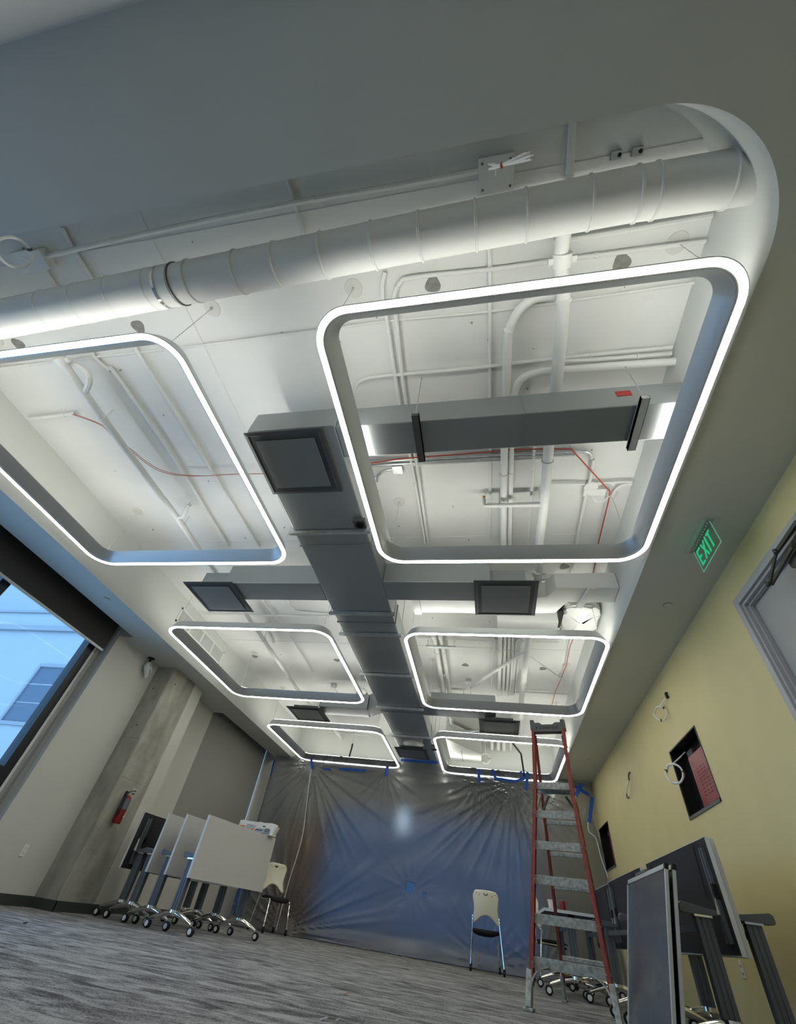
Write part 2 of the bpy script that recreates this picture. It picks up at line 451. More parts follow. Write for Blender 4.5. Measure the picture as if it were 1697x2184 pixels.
def smooth_path(pts, k=4):
    P = [Vector(p) for p in pts]
    if len(P) < 3: return P
    out = []
    for i in range(len(P) - 1):
        p0 = P[max(i - 1, 0)]; p1 = P[i]; p2 = P[i + 1]; p3 = P[min(i + 2, len(P) - 1)]
        for j in range(k):
            t = j / k
            out.append(0.5 * ((2 * p1) + (p2 - p0) * t + (2 * p0 - 5 * p1 + 4 * p2 - p3) * t * t + (3 * p1 - p0 - 3 * p2 + p3) * t ** 3))
    out.append(P[-1])
    return out
PIPES=[
 ('sprinkler_pipe','thick white sprinkler pipe running lengthwise above the left light frames',3.86,0.034,'W',[[-3.925,1.185],[-3.951,1.853],[-3.945,3.339],[-3.971,4.026],[-4.023,6.211],[-4.081,7.693],[-4.132,9.645],[-3.955,11.522],[-3.943,12.08]]),
 ('conduit','thin white conduit just right of the thick left sprinkler pipe',4.01,0.015,'W',[[-3.701,1.182],[-3.704,1.277],[-3.636,1.408],[-3.598,1.463],[-3.564,2.604],[-3.63,4.125]]),
 ('conduit','thin white conduit nearest the right bar of the near left light frame',4.01,0.015,'W',[[-3.218,1.221],[-3.203,1.502],[-3.149,4.157]]),
 ('conduit','short white stub conduit with red wires at its end on the left',4.0,0.018,'W',[[-5.061,1.847],[-4.741,1.843],[-4.413,1.835]]),
 ('conduit','thin white conduit crossing the ceiling just behind the near left light frame',4.02,0.01,'W',[[-5.275,1.256],[-4.899,1.258],[-3.137,1.271],[-2.675,1.275],[-1.395,1.266],[-1.111,1.266],[-0.731,1.262],[-0.038,1.282],[0.338,1.283],[0.662,1.279],[1.622,1.256]]),
 ('conduit','white conduit along the near ceiling edge ending in the hanging white wire bundle',4.0,0.016,'W',[[-3.531,0.401],[-2.569,0.371],[-1.359,0.353],[-0.483,0.363],[0.122,0.364]]),
 ('conduit','short white conduit crossing over the near conduit at far left',4.02,0.014,'W',[[-3.228,0.236],[-3.241,0.434],[-3.23,0.66]]),
 ('conduit','short white conduit leaving the junction box beside the wire coil',4.02,0.014,'W',[[-3.628,0.472],[-3.627,0.652]]),
 ('conduit','thin white conduit crossing over the near conduit mid ceiling',4.02,0.012,'W',[[-1.271,0.218],[-1.262,0.376],[-1.26,0.569]]),
 ('conduit','flat white conduit rising above the round duct toward the near edge',4.02,0.02,'W',[[0.639,0.211],[0.65,0.488]]),
 ('conduit','thin white conduit from the square box into the near right frame',4.02,0.012,'W',[[0.131,0.481],[0.128,0.864],[0.131,0.952],[0.129,2.071],[0.126,2.673],[0.113,4.093]]),
 ('conduit','left of two white conduits bending behind the round duct',4.0,0.014,'W',[[-0.676,0.882],[-0.717,0.98],[-0.729,1.085],[-0.725,1.221],[-0.739,2.03],[-0.722,3.074],[-0.726,4.122]]),
 ('conduit','right of two white conduits in the near right frame, bending into a crosswise run',4.0,0.014,'W',[[1.604,0.98],[0.661,0.972],[0.151,0.969],[-0.463,0.947],[-0.569,0.974],[-0.623,1.044],[-0.642,1.133],[-0.646,1.284],[-0.679,2.035],[-0.669,2.87],[-0.689,4.123]]),
 ('large_conduit','large white conduit with a wide bend inside the near right frame',3.95,0.034,'W',[[0.613,1.208],[0.54,1.199],[0.474,1.202],[0.395,1.241],[0.33,1.315],[0.288,1.411],[0.272,1.506],[0.271,2.035],[0.265,2.626],[0.279,4.108]]),
 ('conduit','white conduit just right of the large bent conduit',3.97,0.022,'W',[[0.341,2.326],[0.339,2.646],[0.356,4.142]]),
 ('sprinkler_main','thick white sprinkler main running lengthwise through the right light frames',3.84,0.045,'W',[[0.627,0.695],[0.617,0.945],[0.665,1.203],[0.682,1.97],[0.677,2.542],[0.697,3.332],[0.694,3.974],[0.729,4.701],[0.705,6.03],[0.696,8.417],[0.739,10.496]]),
 ('conduit','thin white conduit between the bundle and the sprinkler main in the near right frame',4.0,0.013,'W',[[0.564,2.418],[0.567,2.661],[0.59,4.154]]),
 ('sprinkler_branch','white sprinkler arm crossing left from the main to a brass head',3.84,0.022,'W',[[0.686,3.324],[0.397,3.325],[0.09,3.318]]),
 ('conduit','white crosswise conduit in the middle of the near right frame',4.0,0.013,'W',[[-1.152,1.849],[-1.098,1.781],[-0.974,1.745],[-0.703,1.744],[-0.056,1.75],[0.743,1.734],[1.596,1.736]]),
 ('conduit','white crosswise conduit ending at the right recess wall below another',4.0,0.016,'W',[[0.738,1.759],[1.052,1.779],[1.603,1.789]]),
 ('stub_pipe','stout white pipe bending left from the right recess wall above the metal duct',3.94,0.03,'W',[[0.341,2.017],[0.37,1.907],[0.428,1.845],[0.51,1.823],[0.627,1.817],[1.121,1.821],[1.641,1.834]]),
 ('conduit','white conduit emerging from the right recess wall just behind the round duct',4.0,0.016,'W',[[0.583,0.851],[1.26,0.838],[1.599,0.829]]),
 ('conduit','upper bare steel conduit in the crosswise bundle behind the metal duct',4.0,0.013,'G',[[-1.182,2.736],[-0.095,2.734],[0.669,2.74],[1.035,2.754],[1.121,2.79],[1.148,2.852]]),
 ('conduit','middle bare steel conduit in the crosswise bundle behind the metal duct',4.0,0.013,'G',[[-1.193,2.789],[-0.097,2.784],[0.673,2.782],[0.972,2.791]]),
 ('conduit','lower white conduit in the crosswise bundle behind the metal duct',4.0,0.012,'W',[[-0.819,2.807],[-0.098,2.816],[0.699,2.814]]),
 ('conduit','white conduit from the crosswise bundle to the octagonal ceiling box',4.0,0.014,'W',[[1.163,2.865],[1.169,2.989],[1.175,3.184]]),
 ('conduit','white conduit leading left from the octagonal ceiling box',4.0,0.012,'W',[[0.67,3.38],[0.671,3.258],[0.73,3.185],[0.803,3.176],[1.124,3.194]]),
 ('conduit','white conduit leading right from the octagonal ceiling box to the wall',4.0,0.012,'W',[[1.227,3.187],[1.586,3.188]]),
 ('conduit','white conduit running away from the octagonal ceiling box',4.0,0.014,'W',[[1.163,3.334],[1.163,3.688],[1.168,4.168],[1.178,4.56],[1.169,5.081]]),
 ('conduit','white conduit curving off the right recess wall beside the red cable',4.0,0.012,'W',[[1.602,3.222],[1.503,3.236],[1.449,3.321],[1.432,3.548],[1.436,4.175],[1.47,4.971]]),
 ('cross_pipe','stout white pipe crossing from the sprinkler main to the right recess wall',3.84,0.04,'W',[[0.744,4.66],[1.673,4.67]]),
 ('conduit','white conduit crossing behind the left middle diffuser',4.0,0.014,'W',[[-5.073,6.003],[-3.848,5.995],[-2.616,6.0]]),
 ('conduit','white conduit bending away behind the left middle diffuser',4.0,0.014,'W',[[-3.656,5.533],[-3.622,6.112]]),
 ('conduit','curved white conduit between the left middle diffuser and the main duct',4.0,0.014,'W',[[-3.203,5.51],[-3.194,5.795],[-3.089,5.866],[-2.595,5.924]]),
 ('conduit','thin white conduit in the middle left light frame ending at a wire box',4.0,0.013,'W',[[-3.622,6.112],[-3.59,6.776],[-3.62,8.21]]),
 ('large_conduit','left of two large white conduits in the middle right light frame',3.95,0.04,'W',[[-0.842,6.453],[-0.832,7.036],[-0.865,8.774]]),
 ('large_conduit','right of two large white conduits in the middle right light frame',3.95,0.034,'W',[[-0.729,6.447],[-0.713,7.027],[-0.737,8.757]]),
 ('large_conduit','leftmost and widest conduit of the row in the middle right light frame',3.97,0.034,'W',[[0.265,6.43],[0.273,7.169],[0.263,8.84]]),
 ('conduit','second conduit of the row in the middle right light frame',3.97,0.022,'W',[[0.348,6.426],[0.352,7.526],[0.347,8.829]]),
 ('conduit','third conduit of the row in the middle right light frame',3.97,0.022,'W',[[0.415,6.422],[0.427,7.52],[0.421,8.819]]),
 ('conduit','fourth conduit of the row in the middle right light frame',3.97,0.022,'W',[[0.475,6.419],[0.493,7.514],[0.486,8.811]]),
 ('conduit','fifth conduit of the row, bending right at its near end in the middle right frame',3.97,0.018,'W',[[0.687,6.499],[0.598,6.519],[0.543,6.648],[0.537,6.892],[0.531,8.758]]),
 ('conduit','sixth conduit of the row next to the sprinkler main in the middle right frame',3.97,0.014,'W',[[0.6,6.566],[0.593,7.144],[0.593,8.704]]),
 ('conduit','thin crooked conduit left of the conduit row in the middle right frame',4.0,0.012,'W',[[0.16,6.536],[0.192,6.807],[0.136,7.24],[0.115,8.431]]),
 ('brace_pipe','white seismic brace slanting down left from the sprinkler main',3.9,0.022,'W',[[0.683,6.846],[0.223,7.541],[-0.281,8.397]]),
 ('brace_rod','thin dark steel brace slanting down right from the sprinkler main',3.95,0.008,'G',[[0.761,7.056],[1.363,7.884]]),
 ('conduit','white conduit hooking down by the red cable in the middle right frame',4.0,0.013,'W',[[1.351,7.938],[1.432,8.07],[1.461,8.664]]),
 ('conduit','crosswise white conduit at the near side of the middle right frame',4.0,0.013,'W',[[-1.147,6.657],[-0.25,6.671],[0.3,6.686],[1.206,6.664]]),
 ('conduit','crosswise white conduit at the far side of the middle right frame',4.0,0.014,'W',[[0.563,8.828],[0.696,8.718],[1.632,8.709]]),
 ('conduit','bent bare steel conduit left of the far right diffuser',3.8,0.02,'G',[[-0.755,9.781],[-0.763,10.218],[-0.673,10.506],[-0.406,10.608],[-0.166,10.528]]),
 ('conduit','white conduit beside the bent steel conduit left of the far right diffuser',3.9,0.022,'W',[[-0.827,10.019],[-0.81,11.065],[-0.76,11.97]]),
 ('conduit','crosswise white conduit seen through the far left light frame',4.0,0.012,'W',[[-4.67,12.176],[-3.551,12.132],[-4.136,12.08]]),
 ('conduit','crosswise white conduit seen through the far right light frame',4.0,0.013,'W',[[-0.896,12.146],[0.138,12.242],[1.083,12.236],[-4.37,12.08]]),
 ('large_conduit','leftmost pipe of the row ending at the far bulkhead',3.9,0.035,'W',[[0.124,11.133],[0.122,12.08]]),
 ('large_conduit','second pipe of the row ending at the far bulkhead',3.9,0.035,'W',[[0.279,11.1],[0.277,12.08]]),
 ('large_conduit','third pipe of the row ending at the far bulkhead',3.9,0.035,'W',[[0.41,11.071],[0.418,12.08]]),
 ('conduit','fourth, thinner pipe of the row ending at the far bulkhead',3.9,0.018,'W',[[0.567,11.204],[0.581,12.08]]),
]
# ------------------------------------------------------------------ room shell
Z_SOF, Z_SLAB = 3.25, 4.04
XL, XR = -5.93, 2.361
struct('floor', B().box(-6.3, 2.6, -0.75, 15.0, -0.12, 0.0), 'carpet')
struct('ceiling', B().box(-6.3, 2.6, -0.75, 15.0, Z_SLAB, Z_SLAB + 0.2), 'slab')

def soffit():
    b = B()
    z0, z1 = Z_SOF, Z_SLAB
    xl, xr, yn, yf, r = -5.16, 1.62, 0.172, 12.1, 0.74
    b.box(xr, XR + 0.02, yn, yf, z0, z1)
    b.box(-5.71, XR + 0.02, -0.6, yn, z0, z1)
    b.box(-5.71, xl, yn, 5.52, z0, z1)
    b.box(-5.94, xl, 5.52, 8.84, z0, z1)
    b.box(-5.71, xl, 8.84, yf, z0, z1)
    b.box(-5.94, XR + 0.02, yf, 12.4, z0, z1)
    for cx, sx in ((xr - r, 1), (xl + r, -1)):
        cy = yn + r
        N = 28
        arc = [(cx + sx * r * math.sin(PI / 2 * k / N), cy - r * math.cos(PI / 2 * k / N)) for k in range(N + 1)]
        corner = (cx + sx * r, yn)
        for k in range(N):
            b.add([(corner[0], corner[1], z0), (arc[k][0], arc[k][1], z0), (arc[k + 1][0], arc[k + 1][1], z0)], [(0, 1, 2)])
        b.grid([[(x, y, z0) for x, y in arc], [(x, y, z1) for x, y in arc]])
    me = b
    return me
sof = struct('trim_1', soffit(), 'soffit')

# left wall with two window openings
b = B()
for y0, y1, z0, z1 in ((-0.6, -0.4, 0, 3.75), (-0.4, 5.46, 0, 0.14), (5.46, 8.84, 0, 3.75), (8.84, 12.05, 0, 0.86), (12.05, 15, 0, 3.75), (-0.6, 15, 3.75, 4.05)):
    b.box(-6.3, XL, y0, y1, z0, z1)
wall_left = struct('wall_left', b, 'beige')
struct('trim_2', B().box(-5.95, -5.56, 7.34, 7.66, 0.0, Z_SOF), 'beige')
# pier: board-marked concrete, slightly irregular arris
b = B()
rows = []
NZ = 40
for k in range(NZ + 1):
    z = Z_SOF * k / NZ
    e = 0.006 * math.sin(z * 23) + random.uniform(-0.007, 0.007)
    c_ = 0.018 + random.uniform(-0.004, 0.006)
    rows.append([(-5.95, 6.62, z), (-5.555 - c_ + e, 6.62, z), (-5.555 + e * 0.4, 6.62 + c_, z), (-5.555, 7.34, z), (-5.95, 7.34, z)])
b.grid(rows, smooth=False)
col_ = struct('wall_left_pier', b, 'concrete')
col_['label'] = 'raw board-marked concrete pier carrying the fire extinguisher'
# pour joints and tie holes of the pier
b = B()
b.box(-5.56, -5.5535, 6.64, 7.335, 1.52, 1.526)
b.box(-5.93, -5.57, 6.617, 6.6215, 2.05, 2.056)
struct('pour_joint', b, 'patch', col_)
b = B()
for p, ax in (((-5.554, 6.80, 3.02), (1, 0, 0)), ((-5.80, 6.619, 2.86), (0, -1, 0)), ((-5.75, 6.619, 2.25), (0, -1, 0))):
    b.cyl(p, Vector(p) + Vector(ax) * 0.003, 0.012, 10)
struct('tie_hole', b, 'black', col_)

b = B()
b.box(XL, XL + 0.008, -0.6, 6.62, 0, 0.104); b.box(-5.95, -5.547, 6.61, 6.62, 0, 0.104); b.box(-5.555, -5.547, 6.61, 7.66, 0, 0.104); b.box(XL, XL + 0.008, 7.66, 12.0, 0, 0.104)
struct('baseboard_left', b, 'base', centre=False)
struct('baseboard_right', B().box(XR - 0.008, XR, 3.86, 12.0, 0, 0.104), 'base')

# right wall: door opening and two recessed boxes
b = B()
H1 = (5.59, 6.585, 1.684, 2.42); H2 = (10.95, 11.93, 1.684, 2.40)
for y0, y1, z0, z1 in ((-0.6, 2.66, 0, 4.05), (2.66, 3.80, 2.88, 4.05), (3.80, H1[0], 0, 4.05), (H1[0], H1[1], 0, H1[2]), (H1[0], H1[1], H1[3], 4.05),
                       (H1[1], H2[0], 0, 4.05), (H2[0], H2[1], 0, H2[2]), (H2[0], H2[1], H2[3], 4.05), (H2[1], 15.0, 0, 4.05)):
    b.box(XR, XR + 0.2, y0, y1, z0, z1)
struct('wall_right', b, 'yellow')
struct('wall_near', B().box(-6.3, 2.6, -0.75, -0.55, 0, 4.05), 'behind')
b = B()
BW = (-4.75, 1.15, 0.12, 2.80)
for x0, x1, z0, z1 in ((-6.3, BW[0], 0, 4.05), (BW[1], 2.6, 0, 4.05), (BW[0], BW[1], 0, BW[2]), (BW[0], BW[1], BW[3], 4.05)):
    b.box(x0, x1, 14.8, 15.0, z0, z1)
struct('wall_far', b, 'beige')

# ---- windows
def window(name, x0, x1, y0, y1, z0, z1, vert, horiz, f, pane_mat, axis):
    root = bpy.data.objects.new(name, None); COL.objects.link(root)
    base = ((x0 + x1) / 2, (y0 + y1) / 2, z0)
    root.location = base; root['_base'] = list(base); root['kind'] = 'structure'
    def bx(b, u0, u1, w0, w1):
        if axis == 'y': b.box(x0, x1, u0, u1, w0, w1)
        else: b.box(u0, u1, y0, y1, w0, w1)
    u0, u1 = (y0, y1) if axis == 'y' else (x0, x1)
    b = B(); bx(b, u0, u1, z0, z0 + f); bx(b, u0, u1, z1 - f, z1); bx(b, u0, u0 + f, z0, z1); bx(b, u1 - f, u1, z0, z1)
    struct('window_frame', b, 'blackm', root, bevel=0.004)
    for v in vert:
        b = B(); bx(b, v - f / 2, v + f / 2, z0 + f, z1 - f); struct('mullion', b, 'blackm', root)
    for h in horiz:
        b = B(); bx(b, u0 + f, u1 - f, h - f / 2, h + f / 2); struct('transom', b, 'blackm', root)
    cuts = [u0 + f / 2] + list(vert) + [u1 - f / 2]
    for a, c in zip(cuts[:-1], cuts[1:]):
        b = B()
        if axis == 'y': b.box((x0 + x1) / 2 - 0.004, (x0 + x1) / 2 + 0.004, a, c, z0 + f / 2, z1 - f / 2)
        else: b.box(a, c, (y0 + y1) / 2 - 0.004, (y0 + y1) / 2 + 0.004, z0 + f / 2, z1 - f / 2)
        struct('pane', b, pane_mat, root)
    return root
w1 = window('window_1', -6.26, -6.12, -0.4, 5.345, 0.14, 3.74, [3.58, 1.6], [1.18], 0.135, 'glass', 'y')
struct('window_jamb', B().box(-6.25, -6.115, 5.345, 5.461, 0.14, 3.74), 'cream', w1)
b = B(); b.box(-6.10, -6.075, 5.385, 5.39, 0.15, 3.7); b.box(-6.10, -6.075, 5.425, 5.43, 0.15, 3.7); b.box(-6.115, -6.10, 5.385, 5.43, 0.15, 3.7)
struct('shade_channel', b, 'alu', w1)
w2 = window('window_2', -6.26, -6.12, 8.84, 12.05, 0.86, 3.74, [10.4], [], 0.09, 'glass', 'y')
M['tint'] = M['glass'].copy(); M['tint'].name = 'sky_dimming_glass'  # glass copy darkened to dim the sky behind the sheet
for n in M['tint'].node_tree.nodes:
    if n.type == 'BSDF_TRANSPARENT': n.inputs[0].default_value = (0.17, 0.20, 0.235, 1)
w3 = window('window_3', BW[0], BW[1], 14.86, 14.94, BW[2], BW[3], [-2.8, -0.8], [], 0.05, 'tint', 'x')

# roller shades
def shade(label, y0, y1, zb, x, m, group=None):
    t = thing('roller_shade', label, 'shade', (x, (y0 + y1) / 2, zb))
    b = B(); b.box(x - 0.002, x + 0.002, y0, y1, zb + 0.03, 3.62); b.build('shade_fabric', m, t)
    b = B(); b.box(x - 0.012, x + 0.012, y0, y1, zb, zb + 0.035); b.build('hem_bar', 'alu', t, bevel=0.004)
    b = B(); b.cyl((x - 0.02, y0, 3.62), (x - 0.02, y1, 3.62), 0.035, 16); b.build('shade_roller', 'alu', t)
    return t
shade('shadow-darkened taupe roller shade pulled a little way down over the near window', -0.38, 5.40, 2.925, -6.0, 'darkshade')
shade('grey taupe roller shade pulled fully down behind the folded tables', 8.87, 11.93, 0.88, -5.965, 'shade')
struct('trim_3', B().box(-6.11, -5.95, 11.945, 12.05, 0.86, 3.72), 'cream')

# ---- exterior wing seen through the near window
t = thing('exterior_building', 'pale blue-grey neighbouring building wing outside the near window', 'building', (-16, 14.5, -4))
b = B()
FY = 13.5
b.box(-40, -6.6, FY, FY + 0.4, -4, 8.40)
b.build('facade', 'facade', t)
b = B(); b.box(-40, -6.6, FY - 0.08, FY + 0.5, 8.40, 8.52); b.build('coping', 'facade2', t)
b = B(); b.box(-40, -6.6, FY - 0.14, FY, 7.52, 7.74); b.build('string_course', 'facade2', t)
b = B(); b.box(-40, -6.6, FY + 2, FY + 2.4, 8.0, 14.0); b.build('upper_wall', 'facade', t)
wx0, wx1, wz0, wz1 = -17.3, -14.9, 3.98, 6.0
f = B(); f.box(wx0 - .12, wx1 + .12, FY - .06, FY, wz0 - .12, wz0); f.box(wx0 - .12, wx1 + .12, FY - .06, FY, wz1, wz1 + .12)
f.box(wx0 - .12, wx0, FY - .06, FY, wz0, wz1); f.box(wx1, wx1 + .12, FY - .06, FY, wz0, wz1)
fo = f.build('window', 'facade2', t)
for k in range(3):
    za = wz0 + (wz1 - wz0) * k / 3
    b = B(); b.box(wx0, wx1, FY - 0.012, FY - 0.004, za + 0.02, za + (wz1 - wz0) / 3 - 0.02); b.build('pane', 'blind', fo)
struct('ground', B().box(-60, 60, -40, 80, -4.3, -4.0), 'ground')

# ---- room behind the plastic sheet
t = thing('wood_panel', 'brown wooden panel showing dimly through the left of the plastic sheet', 'panel', (-5.2, 14.76, 0))
b = B(); b.box(-5.85, -4.80, 14.73, 14.78, 0.0, 2.25); b.build('panel_face', 'wood', t)
b = B(); b.box(-5.85, -4.80, 14.715, 14.73, 1.1, 1.13); b.build('panel_rail', 'wood', t)
t = thing('added_glow_lamp', 'added lamp making the bright white glow through the middle of the plastic sheet', 'lamp', (-2.33, 13.9, 2.1))  # lamp added to make the bright spot behind the sheet
b = B(); b.lathe((-2.33, 13.9, 2.2), (0, 0, 1), [(0.02, 0), (0.09, 0.02), (0.11, 0.1), (0.11, 0.42), (0.08, 0.5), (0.02, 0.52)], 16); b.build('glow_body', 'lamp', t)
b = B(); b.cyl((-2.33, 13.9, 2.72), (-2.33, 13.9, Z_SLAB), 0.006, 6); b.build('glow_cord', 'black', t)

for (x, y), lab in (((1.55, 13.6), 'added unseen fill lamp for the next room at the right, above the plastic sheet'), ((-4.9, 13.6), 'added unseen fill lamp for the next room at the left, above the plastic sheet')):  # unseen lamps added to brighten the room behind the sheet
    t = thing('added_fill_lamp', lab, 'lamp', (x, y, 3.96))
    b = B(); b.box(x - .3, x + .3, y - .3, y + .3, 3.975, Z_SLAB); b.build('fill_housing', 'cream', t)
    b = B(); b.box(x - .27, x + .27, y - .27, y + .27, 3.965, 3.975); b.build('fill_lens', 'room_fill', t)
# ------------------------------------------------------------------ suspended light frames
RZ = 3.19
PROF_H = 0.123
def loop(x0, x1, y0, y1, r, d, n=10):
    pts = []
    rr = max(r - d, 0.02)
    for cx, cy, a0 in ((x1 - r, y1 - r, 0), (x0 + r, y1 - r, PI / 2), (x0 + r, y0 + r, PI), (x1 - r, y0 + r, 1.5 * PI)):
        for k in range(n + 1):
            a = a0 + PI / 2 * k / n
            pts.append((cx + rr * math.cos(a), cy + rr * math.sin(a)))
    return pts
def sweep(b, X, prof, r=0.27, close=True):
    rows = []
    for d, h in prof:
        rows.append([(x, y, RZ + h) for x, y in loop(*X, r, d)])
    if close: rows.append(rows[0])
    return b.grid(rows, True, True)
LIGHTS = []
def light_frame(X, label):
    x0, x1, y0, y1 = X
    t = thing('light_frame', label, 'light', ((x0 + x1) / 2, (y0 + y1) / 2, RZ), 0, 'suspended rounded rectangular light frames')
    b = B(); sweep(b, X, [(0, 0.004), (0.004, 0.0), (0.0075, 0.0), (0.0075, 0.012), (0.0505, 0.012), (0.0505, 0.0), (0.058, 0.0), (0.064, 0.004), (0.138, PROF_H), (0.061, PROF_H)])
    b.build('frame_body', 'alu', t)
    b = B(); sweep(b, X, [(0.008, 0.011), (0.008, -0.003), (0.014, -0.006), (0.044, -0.006), (0.050, -0.003), (0.050, 0.011)])
    b.build('diffuser_lens', 'lens', t)
    b = B(); sweep(b, X, [(0.058, 0.0025), (0.0665, 0.006), (0.0665, 0.0085), (0.058, 0.008)])
    b.build('lens_trim', 'lip', t)
    b = B(); sweep(b, X, [(0.075, PROF_H + 0.001), (0.120, PROF_H + 0.001), (0.120, PROF_H + 0.007), (0.075, PROF_H + 0.007)])
    b.build('uplight_lens', 'uplens', t)
    for cx, cy in ((x0 + 0.13, y0 + 0.135), (x1 - 0.13, y0 + 0.135), (x0 + 0.13, y1 - 0.135), (x1 - 0.13, y1 - 0.135)):
        b = B(); b.cyl((cx, cy, RZ + PROF_H - 0.02), (cx, cy, Z_SLAB), 0.0028, 6); b.build('suspension_cable', 'G', t)
        b = B(); b.lathe((cx, cy, Z_SLAB), (0, 0, -1), [(0.075, 0), (0.073, 0.004), (0.012, 0.006), (0.010, 0.03), (0.005, 0.035)], 20); b.build('cable_canopy', 'disc', t)
    LIGHTS.append(t)
    return t
XRG = (-1.096, 1.569); XLG = (-4.82, -2.14)
YS = (0.842, 5.012, 9.12)
RN = ('near', 'middle', 'far')
for k, y in enumerate(YS):
    light_frame((*XRG, y, y + (2.695, 2.65, 2.665)[k]), 'glowing rounded rectangular light frame, %s one of the right-hand row' % RN[k])
    light_frame((*XLG, y, y + (2.695, 2.65, 2.665)[k]), 'glowing rounded rectangular light frame, %s one of the left-hand row' % RN[k])

# ------------------------------------------------------------------ ductwork
DZ0, DZ1 = 3.40, 3.70
DX0, DX1 = -2.075, -1.225
t = thing('main_duct', 'long flat grey metal duct running down the middle between the light frames', 'duct', (-1.65, 7, DZ0))
cuts = [1.863, 3.45, 5.15, 6.85, 8.55, 10.05, 12.08]
for a, c in zip(cuts[:-1], cuts[1:]):
    b = B(); b.box(DX0, DX1, a + 0.002, c - 0.002, DZ0, DZ1); b.build('duct_section', 'duct', t, bevel=0.012)
    b = B()
    if c < 12:
        for x0, x1, z0, z1 in ((DX0 - .012, DX1 + .012, DZ0 - .008, DZ0 + .002), (DX0 - .012, DX0, DZ0, DZ1), (DX1, DX1 + .012, DZ0, DZ1)):
            b.box(x0, x1, c - 0.012, c + 0.012, z0, z1)
        b.build('duct_seam', 'duct', t)
for y in (3.205, 4.87, 5.44, 6.81, 8.27, 9.89):
    b = B(); b.box(DX0 - 0.05, DX1 + 0.05, y - 0.02, y + 0.02, DZ0 - 0.045, DZ0 - 0.012); b.box(DX0 - .05, DX1 + .05, y - .022, y - .018, DZ0 - .05, DZ0 - .008); b.build('trapeze_strut', 'G', t)
    for x in (DX0 - 0.035, DX1 + 0.035):
        b = B(); b.cyl((x, y, DZ0 - 0.05), (x, y, Z_SLAB), 0.005, 6); b.build('hanger_rod', 'G', t)

def branch(label, boxes, extra=None):
    x0, x1, y0, y1, z0, z1 = boxes
    t = thing('branch_duct', label, 'duct', ((x0 + x1) / 2, (y0 + y1) / 2, z0), 0)
    b = B(); b.box(x0, x1, y0, y1, z0, z1); b.build('duct_section', 'duct', t, bevel=0.01)
    if extra: extra(t)
    return t
def br_near(t):
    for x, m in ((-0.50, 'capgrey'), (1.235, 'alu')):
        b = B(); b.box(x - 0.03, x + 0.03, 1.80, 2.28, DZ0 - 0.05, DZ0 - 0.012); b.box(x - .03, x - .026, 1.80, 2.28, DZ0 - .05, DZ0 + .0); b.box(x + .026, x + .03, 1.80, 2.28, DZ0 - .05, DZ0 + .0)
        b.build('support_channel', m, t)
        for y in (1.82, 2.26):
            b = B(); b.cyl((x, y, DZ0 - 0.04), (x, y, Z_SLAB), 0.004, 6); b.build('hanger_wire', 'G', t)
    b = B(); b.box(0.38, 0.385, 1.878, 2.222, DZ0 - 0.004, DZ1 - 0.02); b.build('duct_seam', 'duct', t)
    b = B(); b.box(1.10, 1.21, 1.880, 1.884, 3.55, 3.62); tg = b.build('inspection_tag', 'redtag', t); tg['label'] = 'small red tag stuck on the duct face'
branch('grey metal branch duct crossing above the near right light frame', (DX1, 1.61, 1.885, 2.22, DZ0, DZ1), br_near)
branch('grey branch duct from the main duct to the left middle diffuser', (-3.45, DX0, 4.20, 4.60, DZ0, DZ1))
branch('grey branch duct from the main duct to the right middle diffuser', (DX1, 0.10, 4.17, 4.57, DZ0, DZ1))
def jog(t):
    b = B(); b.prism([(DX0, 8.245), (DX0, 8.66), (-2.41, 8.94), (-2.345, 8.50)], lambda a, c, h: (a, c, h), DZ0, DZ1); b.build('duct_elbow', 'duct', t)
branch('grey branch duct with an angled elbow leading to the left far diffuser', (-3.4, -2.36, 8.50, 8.94, DZ0, DZ1), jog)
branch('grey branch duct from the main duct to the right far diffuser', (DX1, 0.18, 8.20, 8.62, DZ0, DZ1))

# white jogged duct at right, with canvas-wrapped unit behind it
t = thing('jogged_duct', 'white duct with a jog running to the right recess wall past the middle diffuser', 'duct', (0.6, 4.75, 3.5))
pl = [(-0.85, 4.72), (0.70, 4.70), (0.80, 4.68), (0.90, 4.50), (1.615, 4.48), (1.615, 4.80), (1.06, 4.80), (0.94, 5.06), (0.30, 5.10), (-0.85, 5.10)]
b = B(); b.prism(pl, lambda a, c, h: (a, c, h), 3.55, 3.78); b.build('duct_section', 'wduct', t, bevel=0.008)
b = B(); b.bar((1.20, 4.86, 3.52), (1.30, 4.44, 3.52), 0.07, 0.035); b.build('support_channel', 'W', t)
b = B(); b.box(-0.95, -0.85, 4.70, 5.12, 3.53, 3.79); b.build('duct_flange', 'wduct', t)
t = thing('wrapped_unit', 'white fan unit wrapped in wrinkled sheeting above the middle right light frame', 'unit', (1.32, 5.55, 3.72))
b = B(); rows = []
for i in range(13):
    row = []
    for j in range(28):
        a = 2 * PI * j / 28
        cx, cy = math.copysign(abs(math.cos(a)) ** 0.45, math.cos(a)), math.copysign(abs(math.sin(a)) ** 0.45, math.sin(a))
        k = i / 12
        ins = 1 - 0.9 * max(0, (0.25 - k) * 4) ** 3
        row.append((1.35 + 0.24 * cx * ins + random.uniform(-.022, .022), 5.58 + 0.35 * cy * ins + random.uniform(-.022, .022), 3.70 + 0.20 * k + random.uniform(-.008, .008)))
    rows.append(row)
b.grid(rows, True, True); b.f.append(list(range(28))); b.sm.append(True)
b.build('sheeting_wrap', 'wduct', t)
b = B(); b.box(1.02, 1.09, 5.28, 5.72, 3.72, 3.90); b.build('unit_flange', 'black', t)
b = B(); b.box(0.20, 1.02, 5.36, 5.62, 3.60, 3.78); b.build('unit_body', 'wduct', t)

